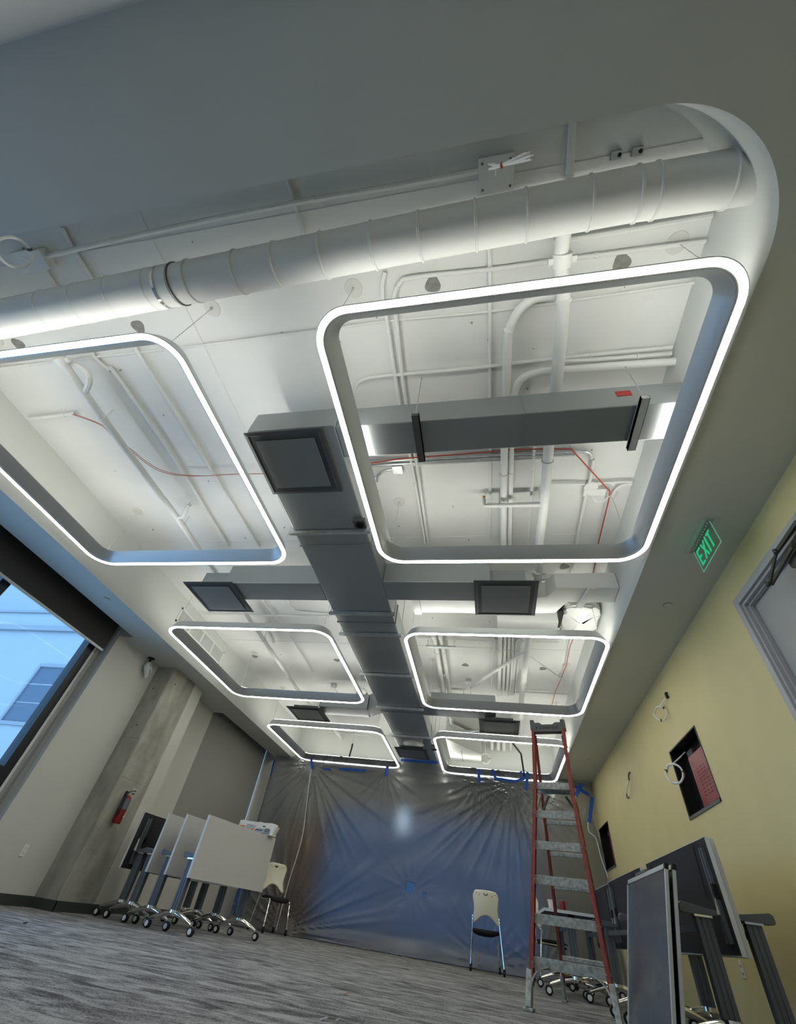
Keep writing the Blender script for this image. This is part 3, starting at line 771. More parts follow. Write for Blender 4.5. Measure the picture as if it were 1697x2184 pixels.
def diffuser(cx, cy, z, label, neck=False):
    t = thing('air_diffuser', label, 'diffuser', (cx, cy, z), 0, 'square grey air diffusers under the ducts')
    h = 0.374
    b = B()
    o, i_ = h, 0.300
    rows = [[(cx + sx * o, cy + sy * o, z) for sx, sy in ((-1, -1), (1, -1), (1, 1), (-1, 1))],
            [(cx + sx * (o - .03), cy + sy * (o - .03), z - 0.006) for sx, sy in ((-1, -1), (1, -1), (1, 1), (-1, 1))],
            [(cx + sx * i_, cy + sy * i_, z + 0.02) for sx, sy in ((-1, -1), (1, -1), (1, 1), (-1, 1))],
            [(cx + sx * 0.23, cy + sy * 0.23, z + 0.055) for sx, sy in ((-1, -1), (1, -1), (1, 1), (-1, 1))]]
    b.grid(rows, False, True); b.build('diffuser_frame', 'difff', t)
    b = B(); b.box(cx - o, cx + o, cy - o, cy + o, z + 0.001, z + 0.012); b.box(cx - .26, cx + .26, cy - .26, cy + .26, z + .056, z + .085); b.build('diffuser_back', 'difff', t)
    b = B(); b.box(cx - .285, cx + .285, cy - .285, cy + .285, z - 0.012, z - 0.004); b.build('diffuser_plaque', 'diff', t, bevel=0.003)
    b = B()
    for sx in (-1, 1):
        for sy in (-1, 1):
            b.cyl((cx + sx * .2, cy + sy * .2, z - 0.006), (cx + sx * .2, cy + sy * .2, z + 0.06), 0.006, 6)
    b.build('plaque_clip', 'G', t)
    b = B()
    if neck: b.lathe((cx, cy, z + 0.08), (0, 0, 1), [(0.20, 0), (0.20, DZ0 - z - 0.1), (0.24, DZ0 - z - 0.085), (0.24, DZ0 - z - 0.075)], 24)
    else: b.box(cx - .25, cx + .25, cy - .19, cy + .19, z + 0.012, DZ1 - 0.02 if abs(cx + 1.7) > .3 else DZ0 + .01)
    b.build('diffuser_neck', 'wduct' if neck else 'duct', t)
    return t
diffuser(-1.72, 2.24, 3.376, 'square grey diffuser under the near end of the main duct')
diffuser(-3.68, 4.53, 3.38, 'square grey diffuser at the end of the left middle branch duct')
diffuser(0.275, 4.49, 3.38, 'square grey diffuser at the end of the right middle branch duct')
diffuser(-3.655, 8.71, 3.30, 'square grey diffuser hanging over the far left light frame', True)
diffuser(0.235, 8.71, 3.30, 'square grey diffuser hanging beyond the middle right light frame', True)
diffuser(-1.67, 10.48, 3.20, 'square grey diffuser on a round neck at the far end of the main duct', True)

# round duct along the near edge
t = thing('round_duct', 'white round spiral duct running across the ceiling at the near edge', 'duct', (-1.8, 0.64, 3.48))
def rdc(x): return 0.575 + 0.03 * max(0, 0.9 - x) * 1.05
RD, RDZ = 0.142, 3.62
b = B(); b.tube([(x, rdc(x), RDZ) for x in (1.70, 0.9, 0, -1, -2.24)], RD, 40); b.build('duct_pipe', 'wduct', t)
b = B(); b.tube([(x, rdc(x), RDZ) for x in (-2.20, -3, -4, -5.15)], RD + 0.004, 40); b.build('duct_pipe', 'wduct', t)
for x in (-3.42, -3.08, -2.76, -2.41, -2.06, -1.67, -1.36, -1.01, -0.65, -0.33, 0.03, 0.34, 0.71, 0.97, 1.07, 1.45):
    b = B(); y = rdc(x); b.lathe((x, y, RDZ), (1, -0.03, 0), [(RD + .003, -0.009), (RD + .0085, -0.004), (RD + .0085, 0.004), (RD + .003, 0.009)], 40); b.build('seam_ring', 'wduct', t)
for x, w, m in ((-2.31, 0.012, 'chrome'), (-2.18, 0.004, 'capgrey')):
    b = B(); y = rdc(x); b.lathe((x, y, RDZ), (1, -0.03, 0), [(RD + .001, -w), (RD + .009, -w), (RD + .009, w), (RD + .001, w)], 40); o = b.build('duct_strap', m, t)
    if m == 'chrome': o['label'] = 'shiny bare metal strap around the duct'

# ------------------------------------------------------------------ pipes and conduits under the slab
for n, lab, z, r, m, pts in PIPES:
    r *= 1.22 if r < 0.025 else 1.12
    P = smooth_path([(x, y, z) for x, y in pts], 4) if len(pts) > 2 else [Vector((x, y, z)) for x, y in pts]
    big = r >= 0.03
    t = thing(n, lab, 'pipe' if ('pipe' in n or 'main' in n or 'branch' in n) else ('brace' if 'brace' in n else 'conduit'), P[len(P) // 2])
    b = B(); b.tube(P, r, 12 if big else 8)
    b.build('pipe_run', m, t)
    # clips up to the slab
    L = 0; nxt = 0.45; spots = []
    for i in range(1, len(P)):
        L += (P[i] - P[i - 1]).length
        if L > nxt:
            nxt = L + 1.5; spots.append(i)
    for i in spots or [len(P) // 2]:
        d = (P[i] - P[i - 1]).normalized(); b = B()
        if z + r < Z_SLAB - 0.03:
            b.cyl((P[i].x, P[i].y, z + r * 0.5), (P[i].x, P[i].y, Z_SLAB - .001), 0.006, 6)
        b.lathe(P[i], d, [(r * 1.02, -0.012), (r * 1.22, -0.010), (r * 1.22, 0.010), (r * 1.02, 0.012)], 10)
        b.build('pipe_clip', m, t)
    if n == 'sprinkler_main':
        for p in ((1.157, 0.93), (0.83, 4.56)):
            b = B(); c = Vector((P[0].x if p[1] < 2 else 0.90, p[1], z))
            for q in P:
                if abs(q.y - p[1]) < 0.35: c = Vector((q.x, p[1], z)); break
            b.lathe(c, (0, 1, 0), [(0.046, -0.05), (0.066, -0.045), (0.066, 0.045), (0.046, 0.05)], 14)
            b.obox(c, (1, 0, 0), (0, 1, 0), (0, 0, 1), 0.095, 0.02, 0.02)
            b.build('pipe_coupling', m, t)
    if n == 'sprinkler_branch':
        e = P[-1]
        b = B(); b.tube([e, e + Vector((-0.03, 0.0, 0.0)), e + Vector((-0.04, -0.01, 0.03)), e + Vector((-0.04, -0.02, 0.09))], 0.022, 8); b.build('elbow', m, t)
        b = B(); c = e + Vector((-0.04, -0.02, 0.09)); b.lathe(c, (0, -0.2, 1), [(0.014, 0), (0.010, 0.02), (0.022, 0.03), (0.022, 0.034)], 10); b.build('sprinkler_head', 'brass', t)
    if n == 'sprinkler_pipe':
        c = Vector((-3.96, 3.36, z)); b = B(); b.tube(smooth_path([c, c + Vector((0.13, -0.02, -0.02)), c + Vector((0.22, -0.12, 0.02)), c + Vector((0.27, -0.16, 0.05))]), 0.024, 8); b.build('sprinkler_drop', m, t)
        b = B(); b.lathe(c + Vector((0.27, -0.16, 0.05)), (0.4, -0.3, 0.6), [(0.012, 0), (0.018, 0.03), (0.018, 0.034)], 8); b.build('sprinkler_head', 'G', t)
        c = Vector((-3.95, 1.55, z)); b = B(); b.tube(smooth_path([c, c + Vector((0.14, -0.10, 0.0)), c + Vector((0.17, -0.20, 0.03)), c + Vector((0.05, -0.30, 0.05))]), 0.03, 8); b.build('branch_fitting', m, t)
        b = B(); b.lathe((-3.926, 1.20, z), (0, 1, 0), [(0.035, -0.04), (0.055, -0.035), (0.055, 0.035), (0.035, 0.04)], 14); b.obox((-3.926, 1.20, z), (1, 0, 0), (0, 1, 0), (0, 0, 1), .09, .02, .02); b.build('pipe_coupling', m, t)
        c = Vector((-4.05, 6.55, z)); b = B(); b.tube(smooth_path([c, c + Vector((0.02, -0.35, 0.04)), c + Vector((0.22, -0.30, 0.02)), c + Vector((0.25, -0.05, -0.02)), c + Vector((0.22, 0.10, -.03))]), 0.024, 8); b.build('sprinkler_drop', m, t)

# boxes, discs, coils on the ceiling
def one(name, label, cat, bld, m, group=None, **k):
    return tag(bld.build(name, m, **k), label, cat, group)
t = thing('junction_box', 'square white ceiling box with a bundle of white wires hanging from it', 'box', (0.175, 0.403, 3.98))
b = B(); b.box(0.06, 0.29, 0.30, 0.50, 3.965, Z_SLAB); b.build('box_body', 'W', t, bevel=0.004)
b = B()
for x, y in ((0.085, 0.33), (0.085, 0.47), (0.265, 0.47), (0.265, 0.33)): b.cyl((x, y, 3.965), (x, y, 3.957), 0.008, 8)
b.build('cover_screw', 'capgrey', t)
for k in range(9):
    o = Vector((random.uniform(-.010, .010), random.uniform(-.010, .010), random.uniform(-.012, .012)))
    b = B(); b.tube(smooth_path([Vector((0.128, 0.318, 3.58)) + o * 1.8, Vector((0.185, 0.315, 3.55)) + o * 0.6, Vector((0.335, 0.298, 3.52)) + o * 2.4]), 0.0042, 5); b.build('wire_strand', 'wirewhite', t)
b = B(); b.lathe((0.185, 0.315, 3.55), (0.95, -0.1, -0.3), [(0.012, -0.006), (0.016, -0.005), (0.016, 0.005), (0.012, 0.006)], 10); b.build('wire_tie', 'redwire', t)
b = B(); b.tube([(0.17, 0.40, 3.97), (0.165, 0.37, 3.8), (0.15, 0.325, 3.62), (0.16, 0.316, 3.57)], 0.004, 5); b.build('wire_lead', 'wirewhite', t)

t = thing('junction_box', 'white ceiling box at the far left with a loose wire coil beside it', 'box', (-3.65, 0.41, 3.96))
b = B(); b.box(-3.82, -3.56, 0.33, 0.49, 3.955, Z_SLAB); b.build('box_body', 'W', t, bevel=0.004)
b = B(); b.box(-3.575, -3.50, 0.34, 0.48, 3.95, Z_SLAB); b.build('box_cover', 'W', t, bevel=0.003)

def coil(name, label, c, r, normal, tube_r, turns, m, group=None, lead=None, ties=2):
    t = thing(name, label, 'cable', c, 0, group)
    nrm = Vector(normal).normalized(); u = nrm.orthogonal().normalized(); w = nrm.cross(u)
    b = B(); pts = []
    for k in range(turns * 22 + 1):
        a = 2 * PI * k / 22
        q = r * (1 + 0.05 * math.sin(a * 0.37 + 1)); pts.append(Vector(c) + u * q * math.cos(a) + w * q * math.sin(a) + nrm * (0.012 * math.sin(k * 0.9)))
    b.tube(pts, tube_r, 5); b.build('cable_loop', m, t)
    for j in range(ties):
        a = 0.7 + j * 2.6; p = Vector(c) + (u * math.cos(a) + w * math.sin(a)) * r; d = (-u * math.sin(a) + w * math.cos(a))
        b = B(); b.lathe(p, d, [(r * .12 + .004, -0.008), (r * .13 + .008, 0), (r * .12 + .004, 0.008)], 8); b.build('cable_tie', 'capgrey', t)
    if lead:
        b = B(); b.tube(smooth_path([Vector(p) for p in lead]), tube_r * 1.2, 5); b.build('cable_lead', m, t)
    return t
coil('wire_coil', 'loose coil of white wires hanging at the far left of the ceiling', (-3.45, 0.305, 3.68), 0.105, (0.75, 0.25, -0.6), 0.006, 5, 'wirewhite', None, [(-3.66, 0.41, 3.96), (-3.60, 0.38, 3.88), (-3.53, 0.34, 3.76)])
t = thing('clip_bracket', 'small steel bracket on the near ceiling strip, left of two', 'bracket', (0.927, 0.416, 4.0))
b = B(); b.box(0.895, 0.96, 0.395, 0.44, 4.012, Z_SLAB); b.build('bracket_body', 'G', t); b = B(); b.cyl((0.945, .417, 4.012), (0.945, .417, 4.008), 0.012, 8); b.build('bolt_hole', 'black', t)
t = thing('clip_bracket', 'small steel bracket on the near ceiling strip, right of two', 'bracket', (1.051, 0.416, 4.0))
b = B(); b.box(1.02, 1.083, 0.395, 0.44, 4.012, Z_SLAB); b.build('bracket_body', 'G', t); b = B(); b.cyl((1.068, .417, 4.012), (1.068, .417, 4.008), 0.012, 8); b.build('bolt_hole', 'black', t)

PATCH = [((-0.315, 1.03), 'grey bare patch above the near right frame, left of two'), ((1.088, 1.057), 'grey bare patch above the near right frame, nearest the curved corner'),
         ((-3.078, 1.048), 'irregular grey bare patch above the near left frame corner'), ((-4.483, 1.062), 'grey bare patch on the slab at the far left behind the round duct'),
         ((1.088, 4.689), 'round grey patch on the slab above the stout cross pipe'), ((-4.753, 7.70), 'round grey spot on the slab left of the sprinkler pipe in the middle left frame'),
         ((-2.939, 7.72), 'round grey spot on the slab right of the sprinkler pipe in the middle left frame'), ((-0.361, 7.70), 'round grey spot on the slab left of the conduit row in the middle right frame'),
         ((1.049, 7.725), 'round grey spot on the slab right of the sprinkler main in the middle right frame')]
for (x, y), lab in PATCH:
    b = B(); pts = [(x + 0.062 * (1 + .12 * math.sin(3 * a + x)) * math.cos(a), y + 0.062 * (1 + .12 * math.sin(3 * a + x)) * math.sin(a)) for a in [2 * PI * k / 20 for k in range(20)]]
    b.prism(pts, lambda a, c, h: (a, c, h), Z_SLAB - 0.003, Z_SLAB + 0.002); one('slab_patch', lab, 'patch', b, 'patch')

t = thing('octagon_box', 'white octagonal ceiling box with conduits meeting at it by the red cable', 'box', (1.196, 3.27, 3.97))
b = B(); b.lathe((1.196, 3.24, Z_SLAB), (0, 0, -1), [(0.075, 0), (0.075, 0.05), (0.0, 0.051)], 8); b.build('box_body', 'W', t)
b = B(); b.box(1.13, 1.36, 3.27, 3.37, 3.985, Z_SLAB); b.build('box_extension', 'W', t, bevel=0.004)
b = B(); b.tube(smooth_path([(1.22, 3.36, 3.98), (1.26, 3.40, 3.93), (1.34, 3.38, 3.92), (1.40, 3.34, 3.96)]), 0.005, 5); b.build('loose_wire', 'wirewhite', t)
b = B(); b.lathe((1.365, 3.31, Z_SLAB), (0, 0, -1), [(0.07, 0), (0.068, 0.006), (0.0, 0.008)], 20); b.build('cover_disc', 'disc', t)
t = thing('steel_box', 'bare steel electrical box on the conduit bundle at the left of the near right frame', 'box', (-0.89, 2.85, 3.97))
b = B(); b.box(-0.95, -0.83, 2.79, 2.90, 3.96, 4.03); b.build('box_body', 'G', t, bevel=0.005)
b = B(); b.tube(smooth_path([(-0.95, 2.85, 3.99), (-1.05, 2.86, 3.98), (-1.13, 2.93, 3.98), (-1.16, 3.02, 3.99)]), 0.014, 8); b.build('flexible_whip', 'G', t)
t = thing('wire_run', 'thin pair of red wires drooping across the near left light frame', 'cable', (-3.6, 2.7, 3.97))
for k in range(2):
    b = B(); b.tube(smooth_path([(x + k * 0.01, y + k * 0.012 * math.sin(i), 3.96 + (0.012 if k else 0)) for i, (x, y) in enumerate(((-4.41, 1.82), (-4.158, 1.978), (-4.11, 2.14), (-4.014, 2.346), (-3.941, 2.526), (-3.832, 2.663), (-3.65, 2.741), (-3.313, 2.777), (-2.869, 2.775), (-2.40, 2.80)))]), 0.0035, 5)
    b.build('red_wire', 'redwire', t)
t = thing('red_cable', 'red cable running past the metal duct then hanging toward the middle right frame', 'cable', (0.9, 2.7, 3.96))
b = B(); b.tube([(x, y, 3.96) for x, y in ((-1.173, 2.725), (-0.796, 2.686), (-0.092, 2.667), (0.382, 2.654), (0.727, 2.667), (0.921, 2.687), (1.386, 3.282), (1.399, 3.436), (1.409, 4.129), (1.454, 4.916), (1.43, 6.0), (1.39, 6.734), (1.409, 7.41), (1.375, 7.985), (1.334, 8.583), (1.331, 9.3))], 0.007, 6); b.build('cable_run', 'redwire', t)
b = B()
for x, y in ((0.92, 2.687), (1.39, 3.28), (1.40, 7.4), (-0.1, 2.667)): b.tube([(x, y, 3.955), (x, y, Z_SLAB - .004)], 0.003, 5)
b.build('cable_hook', 'G', t)

# boxes on the main duct, black drop pipes, wire boxes, coils
t = thing('projector_box', 'small dark box with a round black socket at the right duct edge', 'box', (-1.255, 3.06, 3.31))
b = B(); b.box(-1.325, -1.19, 3.0, 3.12, 3.335, 3.385); b.build('box_body', 'capgrey', t, bevel=0.004)
b = B(); b.lathe((-1.255, 3.06, 3.336), (0, 0, -1), [(0.046, 0), (0.046, 0.01), (0.036, 0.011), (0.034, 0.002), (0.0, 0.002)], 20); b.build('socket_ring', 'black', t)
b = B(); b.tube([(-1.20, 3.03, 3.38), (-1.19, 3.0, 3.6), (-1.19, 2.98, Z_SLAB)], 0.007, 6); b.build('drop_conduit', 'G', t)
t = thing('hanging_box', 'small dark box on a thin rod hanging at the far end of the main duct', 'box', (-1.13, 9.95, 3.17))
b = B(); b.box(-1.19, -1.07, 9.88, 10.02, 3.17, 3.255); b.build('box_body', 'capgrey', t, bevel=0.006)
b = B(); b.cyl((-1.13, 9.95, 3.25), (-1.13, 9.95, Z_SLAB), 0.008, 6); b.build('hanging_rod', 'G', t)
b = B(); b.lathe((-1.13, 9.95, 3.171), (0, 0, -1), [(0.04, 0), (0.04, 0.012), (0.0, 0.013)], 14); b.build('socket_ring', 'black', t)
def drop(label, top, elbow, bot):
    t = thing('drop_pole', label, 'pole', bot)
    b = B(); b.tube([top, elbow, bot], 0.022, 8); b.build('pole_tube', 'black', t)
    b = B(); b.cyl(Vector(top), (top[0], top[1], Z_SLAB), 0.005, 6); b.build('hanger_rod', 'G', t)
drop('black drop pole inside the far left light frame', (-3.55, 11.9, 3.70), (-3.55, 11.90, 3.60), (-3.58, 11.88, 3.30))
drop('black angled drop pole inside the far right light frame', (0.60, 11.2, 3.80), (0.80, 11.55, 3.68), (0.84, 11.62, 3.25))
for (cx, cy), lab in (((-3.32, 8.9), 'small ceiling box trailing two wire coils in the middle left frame, left of two'), ((-2.52, 8.45), 'small ceiling box trailing a wire coil in the middle left frame, right of two'),
                      ((-0.83, 8.05), 'small ceiling box at the left end of the middle right frame'), ((-0.33, 8.35), 'small ceiling box with a wire coil in the middle right frame')):
    t = thing('wire_box', lab, 'box', (cx, cy, 3.97)); b = B(); b.box(cx - .055, cx + .055, cy - .05, cy + .05, 3.975, Z_SLAB); b.build('box_body', 'G', t, bevel=0.004)
    b = B(); b.tube(smooth_path([(cx, cy, 3.975), (cx + .01, cy + .05, 3.90), (cx + .03, cy + .1, 3.86)]), 0.005, 5); b.build('wire_lead', 'wirewhite', t)
coil('wire_coil', 'white wire coil in the middle left frame, left of three', (-3.60, 8.98, 3.74), 0.11, (0.15, 1, 0.1), 0.005, 3, 'wirewhite', 'hanging wire coils of the middle left frame', [(-3.34, 8.9, 3.97), (-3.4, 8.93, 3.9), (-3.53, 8.97, 3.83)])
coil('wire_coil', 'white wire coil in the middle left frame, middle of three', (-3.08, 8.98, 3.72), 0.11, (0.15, 1, 0.1), 0.005, 3, 'wirewhite', 'hanging wire coils of the middle left frame', [(-3.3, 8.9, 3.97), (-3.25, 8.93, 3.9), (-3.14, 8.97, 3.82)])
coil('wire_coil', 'white wire coil in the middle left frame, right of three', (-2.57, 8.62, 3.74), 0.12, (0.15, 1, 0.1), 0.005, 3, 'wirewhite', 'hanging wire coils of the middle left frame', [(-2.52, 8.45, 3.97), (-2.52, 8.53, 3.9), (-2.55, 8.6, 3.85)])
coil('wire_coil', 'white wire coil in the middle right frame below the slanting brace', (-0.25, 8.78, 3.78), 0.10, (0.15, 1, 0.1), 0.006, 3, 'wirewhite', None, [(-0.33, 8.35, 3.96), (-0.3, 8.55, 3.9), (-0.26, 8.75, 3.88)])
coil('wire_coil', 'white wire coil in front of the far bulkhead in the far right frame', (-0.05, 11.95, 3.62), 0.11, (0, 1, 0.1), 0.005, 3, 'wirewhite', None, [(-0.05, 11.95, Z_SLAB), (-0.05, 11.95, 3.8), (-0.04, 11.95, 3.72)])
t = thing('strut_channel', 'dark steel strut carrying the two large conduits, nearer one', 'bracket', (-0.75, 6.75, 3.88)); b = B(); b.box(-1.0, -0.48, 6.72, 6.78, 3.88, 3.91); b.build('strut_body', 'G', t); b = B(); b.cyl((-0.97, 6.75, 3.9), (-.97, 6.75, Z_SLAB), .006, 6); b.cyl((-0.51, 6.75, 3.9), (-.51, 6.75, Z_SLAB), .006, 6); b.build('hanger_rod', 'G', t)
t = thing('strut_channel', 'dark steel strut carrying the two large conduits, farther one', 'bracket', (-0.70, 8.90, 3.88)); b = B(); b.box(-0.98, -0.42, 8.87, 8.93, 3.88, 3.91); b.build('strut_body', 'G', t); b = B(); b.cyl((-0.95, 8.9, 3.9), (-.95, 8.9, Z_SLAB), .006, 6); b.cyl((-0.45, 8.9, 3.9), (-.45, 8.9, Z_SLAB), .006, 6); b.build('hanger_rod', 'G', t)
# white bulkhead duct piece in the far right frame
t = thing('tapered_duct', 'white tapered duct wedge seen through the left of the far right frame', 'duct', (-0.7, 11.3, 3.5))
b = B(); b.prism([(-0.93, 10.42), (-0.15, 11.4), (-0.15, 12.08), (-0.93, 12.08)], lambda a, c, h: (a, c, h), 3.55, 3.95); b.build('duct_section', 'wduct', t)
b = B(); b.box(-0.62, -0.61, 11.2, 12.08, 3.545, 3.55); b.build('duct_seam', 'capgrey', t)
# louvred grille on the left recess wall
t = thing('wall_grille', 'long white louvred grille on the left recess wall above the middle left frame', 'vent', (-5.15, 6.4, 3.62))
b = B(); b.box(-5.16, -5.148, 5.58, 7.22, 3.61, 3.635); b.box(-5.16, -5.148, 5.58, 7.22, 3.845, 3.87); b.box(-5.16, -5.148, 5.58, 5.61, 3.61, 3.87); b.box(-5.16, -5.148, 7.19, 7.22, 3.61, 3.87)
for y in (6.0, 6.4, 6.8): b.box(-5.16, -5.149, y - .02, y + .02, 3.62, 3.86)
b.build('grille_frame', 'W', t)
SL = bpy.data.meshes
first = None
for k in range(62):
    y = 5.63 + k * (7.18 - 5.63) / 61
    if first is None:
        b = B(); b.obox((0, 0, 0), (1, 0.6, 0), (-0.6, 1, 0), (0, 0, 1), 0.006, 0.0035, 0.105)
        first = b.build('slat', 'W', t, local=True); first.location = Vector((-5.154, y, 3.74)) - Vector(t['_base'])
    else:
        c = first.copy(); COL.objects.link(c); c.location = Vector((-5.154, y, 3.74)) - Vector(t['_base'])
b = B(); b.box(-5.161, -5.158, 5.60, 7.20, 3.63, 3.85); b.build('grille_back', 'patch', t)
# sprinkler cover caps in the soffit
for (x, y), lab in (((2.017, 4.376), 'round flush sprinkler cap in the right soffit past the exit sign'), ((2.035, 10.07), 'round flush sprinkler cap in the right soffit near the far end'),
                    ((-5.382, 4.385), 'round flush sprinkler cap in the blue-lit left soffit'), ((-5.432, 10.11), 'round flush sprinkler cap in the left soffit near the far end')):
    t = thing('concealed_sprinkler', lab, 'cap', (x, y, Z_SOF - .012)); b = B(); b.lathe((x, y, Z_SOF - .004), (0, 0, -1), [(0.040, 0), (0.041, 0.006), (0.036, 0.008), (0, 0.008)], 24); b.build('cap_disc', 'soffit', t)
    b = B(); b.lathe((x, y, Z_SOF + .001), (0, 0, -1), [(0.046, 0), (0.046, 0.0025), (0, 0.0025)], 24); b.build('cap_shadow_gap', 'patch', t)
# scuffs and anchors on the slab (real small stubs)
b = B()
for k in range(70):
    x = random.uniform(-4.9, 1.5); y = random.uniform(0.3, 9); r_ = random.uniform(.004, .010)
    b.cyl((x, y, Z_SLAB - .0005), (x, y, Z_SLAB - random.uniform(.004, .02)), r_, 6)
o = b.build('anchor_stub', 'scuff'); o['kind'] = 'stuff'; tag(o, 'scattered cut-off anchor stubs dotting the white slab', 'anchors')
b = B()
for y in (0.42, 4.05, 7.0):
    b.box(-5.1, 1.6, y - 0.004, y + 0.004, Z_SLAB - 0.006, Z_SLAB)
b.box(-2.52, -2.512, 0.2, 12, Z_SLAB - .006, Z_SLAB)
struct('trim_4', b, 'slab')
# ------------------------------------------------------------------ right wall: door, exit sign, recessed boxes, cables
d1 = bpy.data.objects.new('door_1', None); COL.objects.link(d1); d1.location = (2.44, 3.2, 0); d1['_base'] = [2.44, 3.2, 0]; d1['kind'] = 'structure'
b = B(); b.box(2.445, 2.49, 2.70, 3.732, 0.01, 2.828); struct('door_leaf', b, 'doorgrey', d1, bevel=0.003)
def doorframe(a, c, zt, x0, x1):   # members between offsets a (outer) and c (inner) from the opening edge 3.775/2.68, head zt
    b = B()
    b.box(x0, x1, 3.735 + c, 3.735 + a, 0, 2.83 + a); b.box(x0, x1, 2.70 - a, 2.70 - c, 0, 2.83 + a); b.box(x0, x1, 2.70 - c, 3.735 + c, 2.83 + c, 2.83 + a)
    return b
struct('frame_casing', doorframe(0.118, 0.046, 0, 2.349, 2.52), 'frame', d1, bevel=0.003)
struct('frame_rabbet', doorframe(0.046, 0.020, 0, 2.372, 2.52), 'frame', d1, bevel=0.002)
struct('frame_stop', doorframe(0.020, 0.003, 0, 2.405, 2.52), 'frame', d1, bevel=0.002)
t = thing('door_closer', 'dark bronze overhead closer with a folded arm on the grey door', 'door closer', (2.42, 2.80, 2.66))
b = B(); b.prism([(2.52, 2.645), (2.93, 2.645), (2.985, 2.68), (2.985, 2.735), (2.945, 2.765), (2.52, 2.765)], lambda a, c, h: (h, a, c), 2.345, 2.445); b.build('closer_body', 'closer', t, bevel=0.008)
b = B(); b.bar((2.315, 2.80, 2.755), (2.31, 3.215, 2.695), 0.018, 0.030); b.cyl((2.35, 2.80, 2.74), (2.30, 2.80, 2.765), 0.020, 10); b.build('closer_arm', 'closer', t, bevel=0.004)
b = B(); b.bar((2.295, 3.21, 2.695), (2.305, 2.965, 2.83), 0.016, 0.024); b.cyl((2.285, 3.21, 2.68), (2.285, 3.21, 2.712), 0.018, 10); b.build('closer_forearm', 'closer', t, bevel=0.004)
b = B(); b.bar((2.312, 2.985, 2.835), (2.335, 2.66, 2.87), 0.020, 0.034); b.cyl((2.30, 2.965, 2.815), (2.30, 2.965, 2.85), 0.018, 10); b.build('frame_shoe', 'closer', t, bevel=0.004)

t = thing('exit_sign', 'clear edge-lit exit sign with green letters under the right soffit', 'sign', (2.0, 3.24, 3.0))
b = B(); b.box(1.93, 2.085, 2.99, 3.487, Z_SOF - 0.006, Z_SOF); b.build('mounting_plate', 'alu', t, bevel=0.002)
b = B(); b.box(1.972, 2.03, 3.0, 3.475, Z_SOF - 0.010, Z_SOF - 0.006); b.build('light_slot', 'doorgrey', t)
b = B(); b.box(1.996, 2.004, 3.025, 3.445, 3.0, 3.238); b.build('acrylic_panel', 'acrylic', t)
b = B(); b.box(1.996, 2.004, 3.022, 3.448, 2.997, 3.0); b.box(1.996, 2.004, 3.022, 3.025, 3.0, 3.235); b.box(1.996, 2.004, 3.445, 3.448, 3.0, 3.235); b.build('glowing_edge', 'greenedge', t)
b = B()
for k in range(11): b.box(1.990, 1.994, 3.05 + k * 0.037, 3.058 + k * 0.037, 3.236, 3.240)
b.build('led_dots', 'greenedge', t)
def letter(strokes, y0):
    b = B()
    for (a, c, e, f, w) in strokes:
        p = Vector((1.994, y0 - a, 3.035 + c)); q = Vector((1.994, y0 - e, 3.035 + f))
        b.bar(p, q, 0.003, w, up=(1, 0, 0)) if False else b.obox((p + q) / 2, (q - p), (1, 0, 0), (q - p).cross(Vector((1, 0, 0))), (q - p).length / 2, 0.0015, w / 2)
    return b
LH = 0.165
E_ = [(0.011, 0, 0.011, LH, 0.022), (0.022, 0.010, 0.075, 0.010, 0.020), (0.022, LH / 2, 0.065, LH / 2, 0.020), (0.022, LH - 0.010, 0.075, LH - 0.010, 0.020)]
X_ = [(0.010, 0.004, 0.078, LH - 0.004, 0.022), (0.010, LH - 0.004, 0.078, 0.004, 0.022)]
I_ = [(0.012, 0, 0.012, LH, 0.023)]
T_ = [(0.038, 0, 0.038, LH - 0.02, 0.022), (0.0, LH - 0.010, 0.076, LH - 0.010, 0.020)]
y = 3.405
for st, w in ((E_, 0.095), (X_, 0.105), (I_, 0.042), (T_, 0.08)):
    letter(st, y).build('letter', 'green', t); y -= w

def wall_box(label, h, red, bundle):
    y0, y1, z0, z1 = h
    t = thing('wall_box', label, 'wall box', (2.45, (y0 + y1) / 2, z0))
    b = B(); b.box(2.51, 2.52, y0, y1, z0, z1); b.box(2.365, 2.52, y0, y0 + .004, z0, z1); b.box(2.365, 2.52, y1 - .004, y1, z0, z1); b.box(2.365, 2.52, y0, y1, z1 - .004, z1); b.box(2.365, 2.52, y0, y1, z0, z0 + .004)
    b.build('box_shell', 'black', t)
    b = B()
    for bx in ((y0, y1, z0, z0 + .03), (y0, y1, z1 - .012, z1), (y0, y0 + .012, z0, z1), (y1 - .012, y1, z0, z1)): b.box(2.352, 2.364, *bx)
    b.build('box_rim', 'capgrey', t)
    if red:
        b = B(); b.box(2.43, 2.50, red[0], red[1], red[2], red[3]); r_ = b.build('red_enclosure', 'redbox', t, bevel=0.01); r_['label'] = 'red enclosure with rows of small slots'
        b = B(); b.box(2.424, 2.43, red[0] + .02, red[1] - .02, red[3] - 0.10, red[3] - .012); b.build('enclosure_lid', 'redbox', r_, bevel=0.004, local=False) if False else None
        b = B()
        for i in range(9):
            for j in range(5):
                yy = red[0] + 0.06 + j * (red[1] - red[0] - 0.16) / 5; zz = red[2] + 0.09 + i * (red[3] - red[2] - 0.22) / 9
                b.box(2.427, 2.431, yy, yy + 0.045, zz, zz + 0.008)
        o = b.build('slot_row', 'extred', t)
        o['kind'] = 'stuff'
    b = B(); b.box(2.47, 2.51, y1 - 0.42, y1 - 0.24, z1 - 0.14, z1 - 0.06); b.build('outlet_plate', 'capgrey', t, bevel=0.004)
    return t
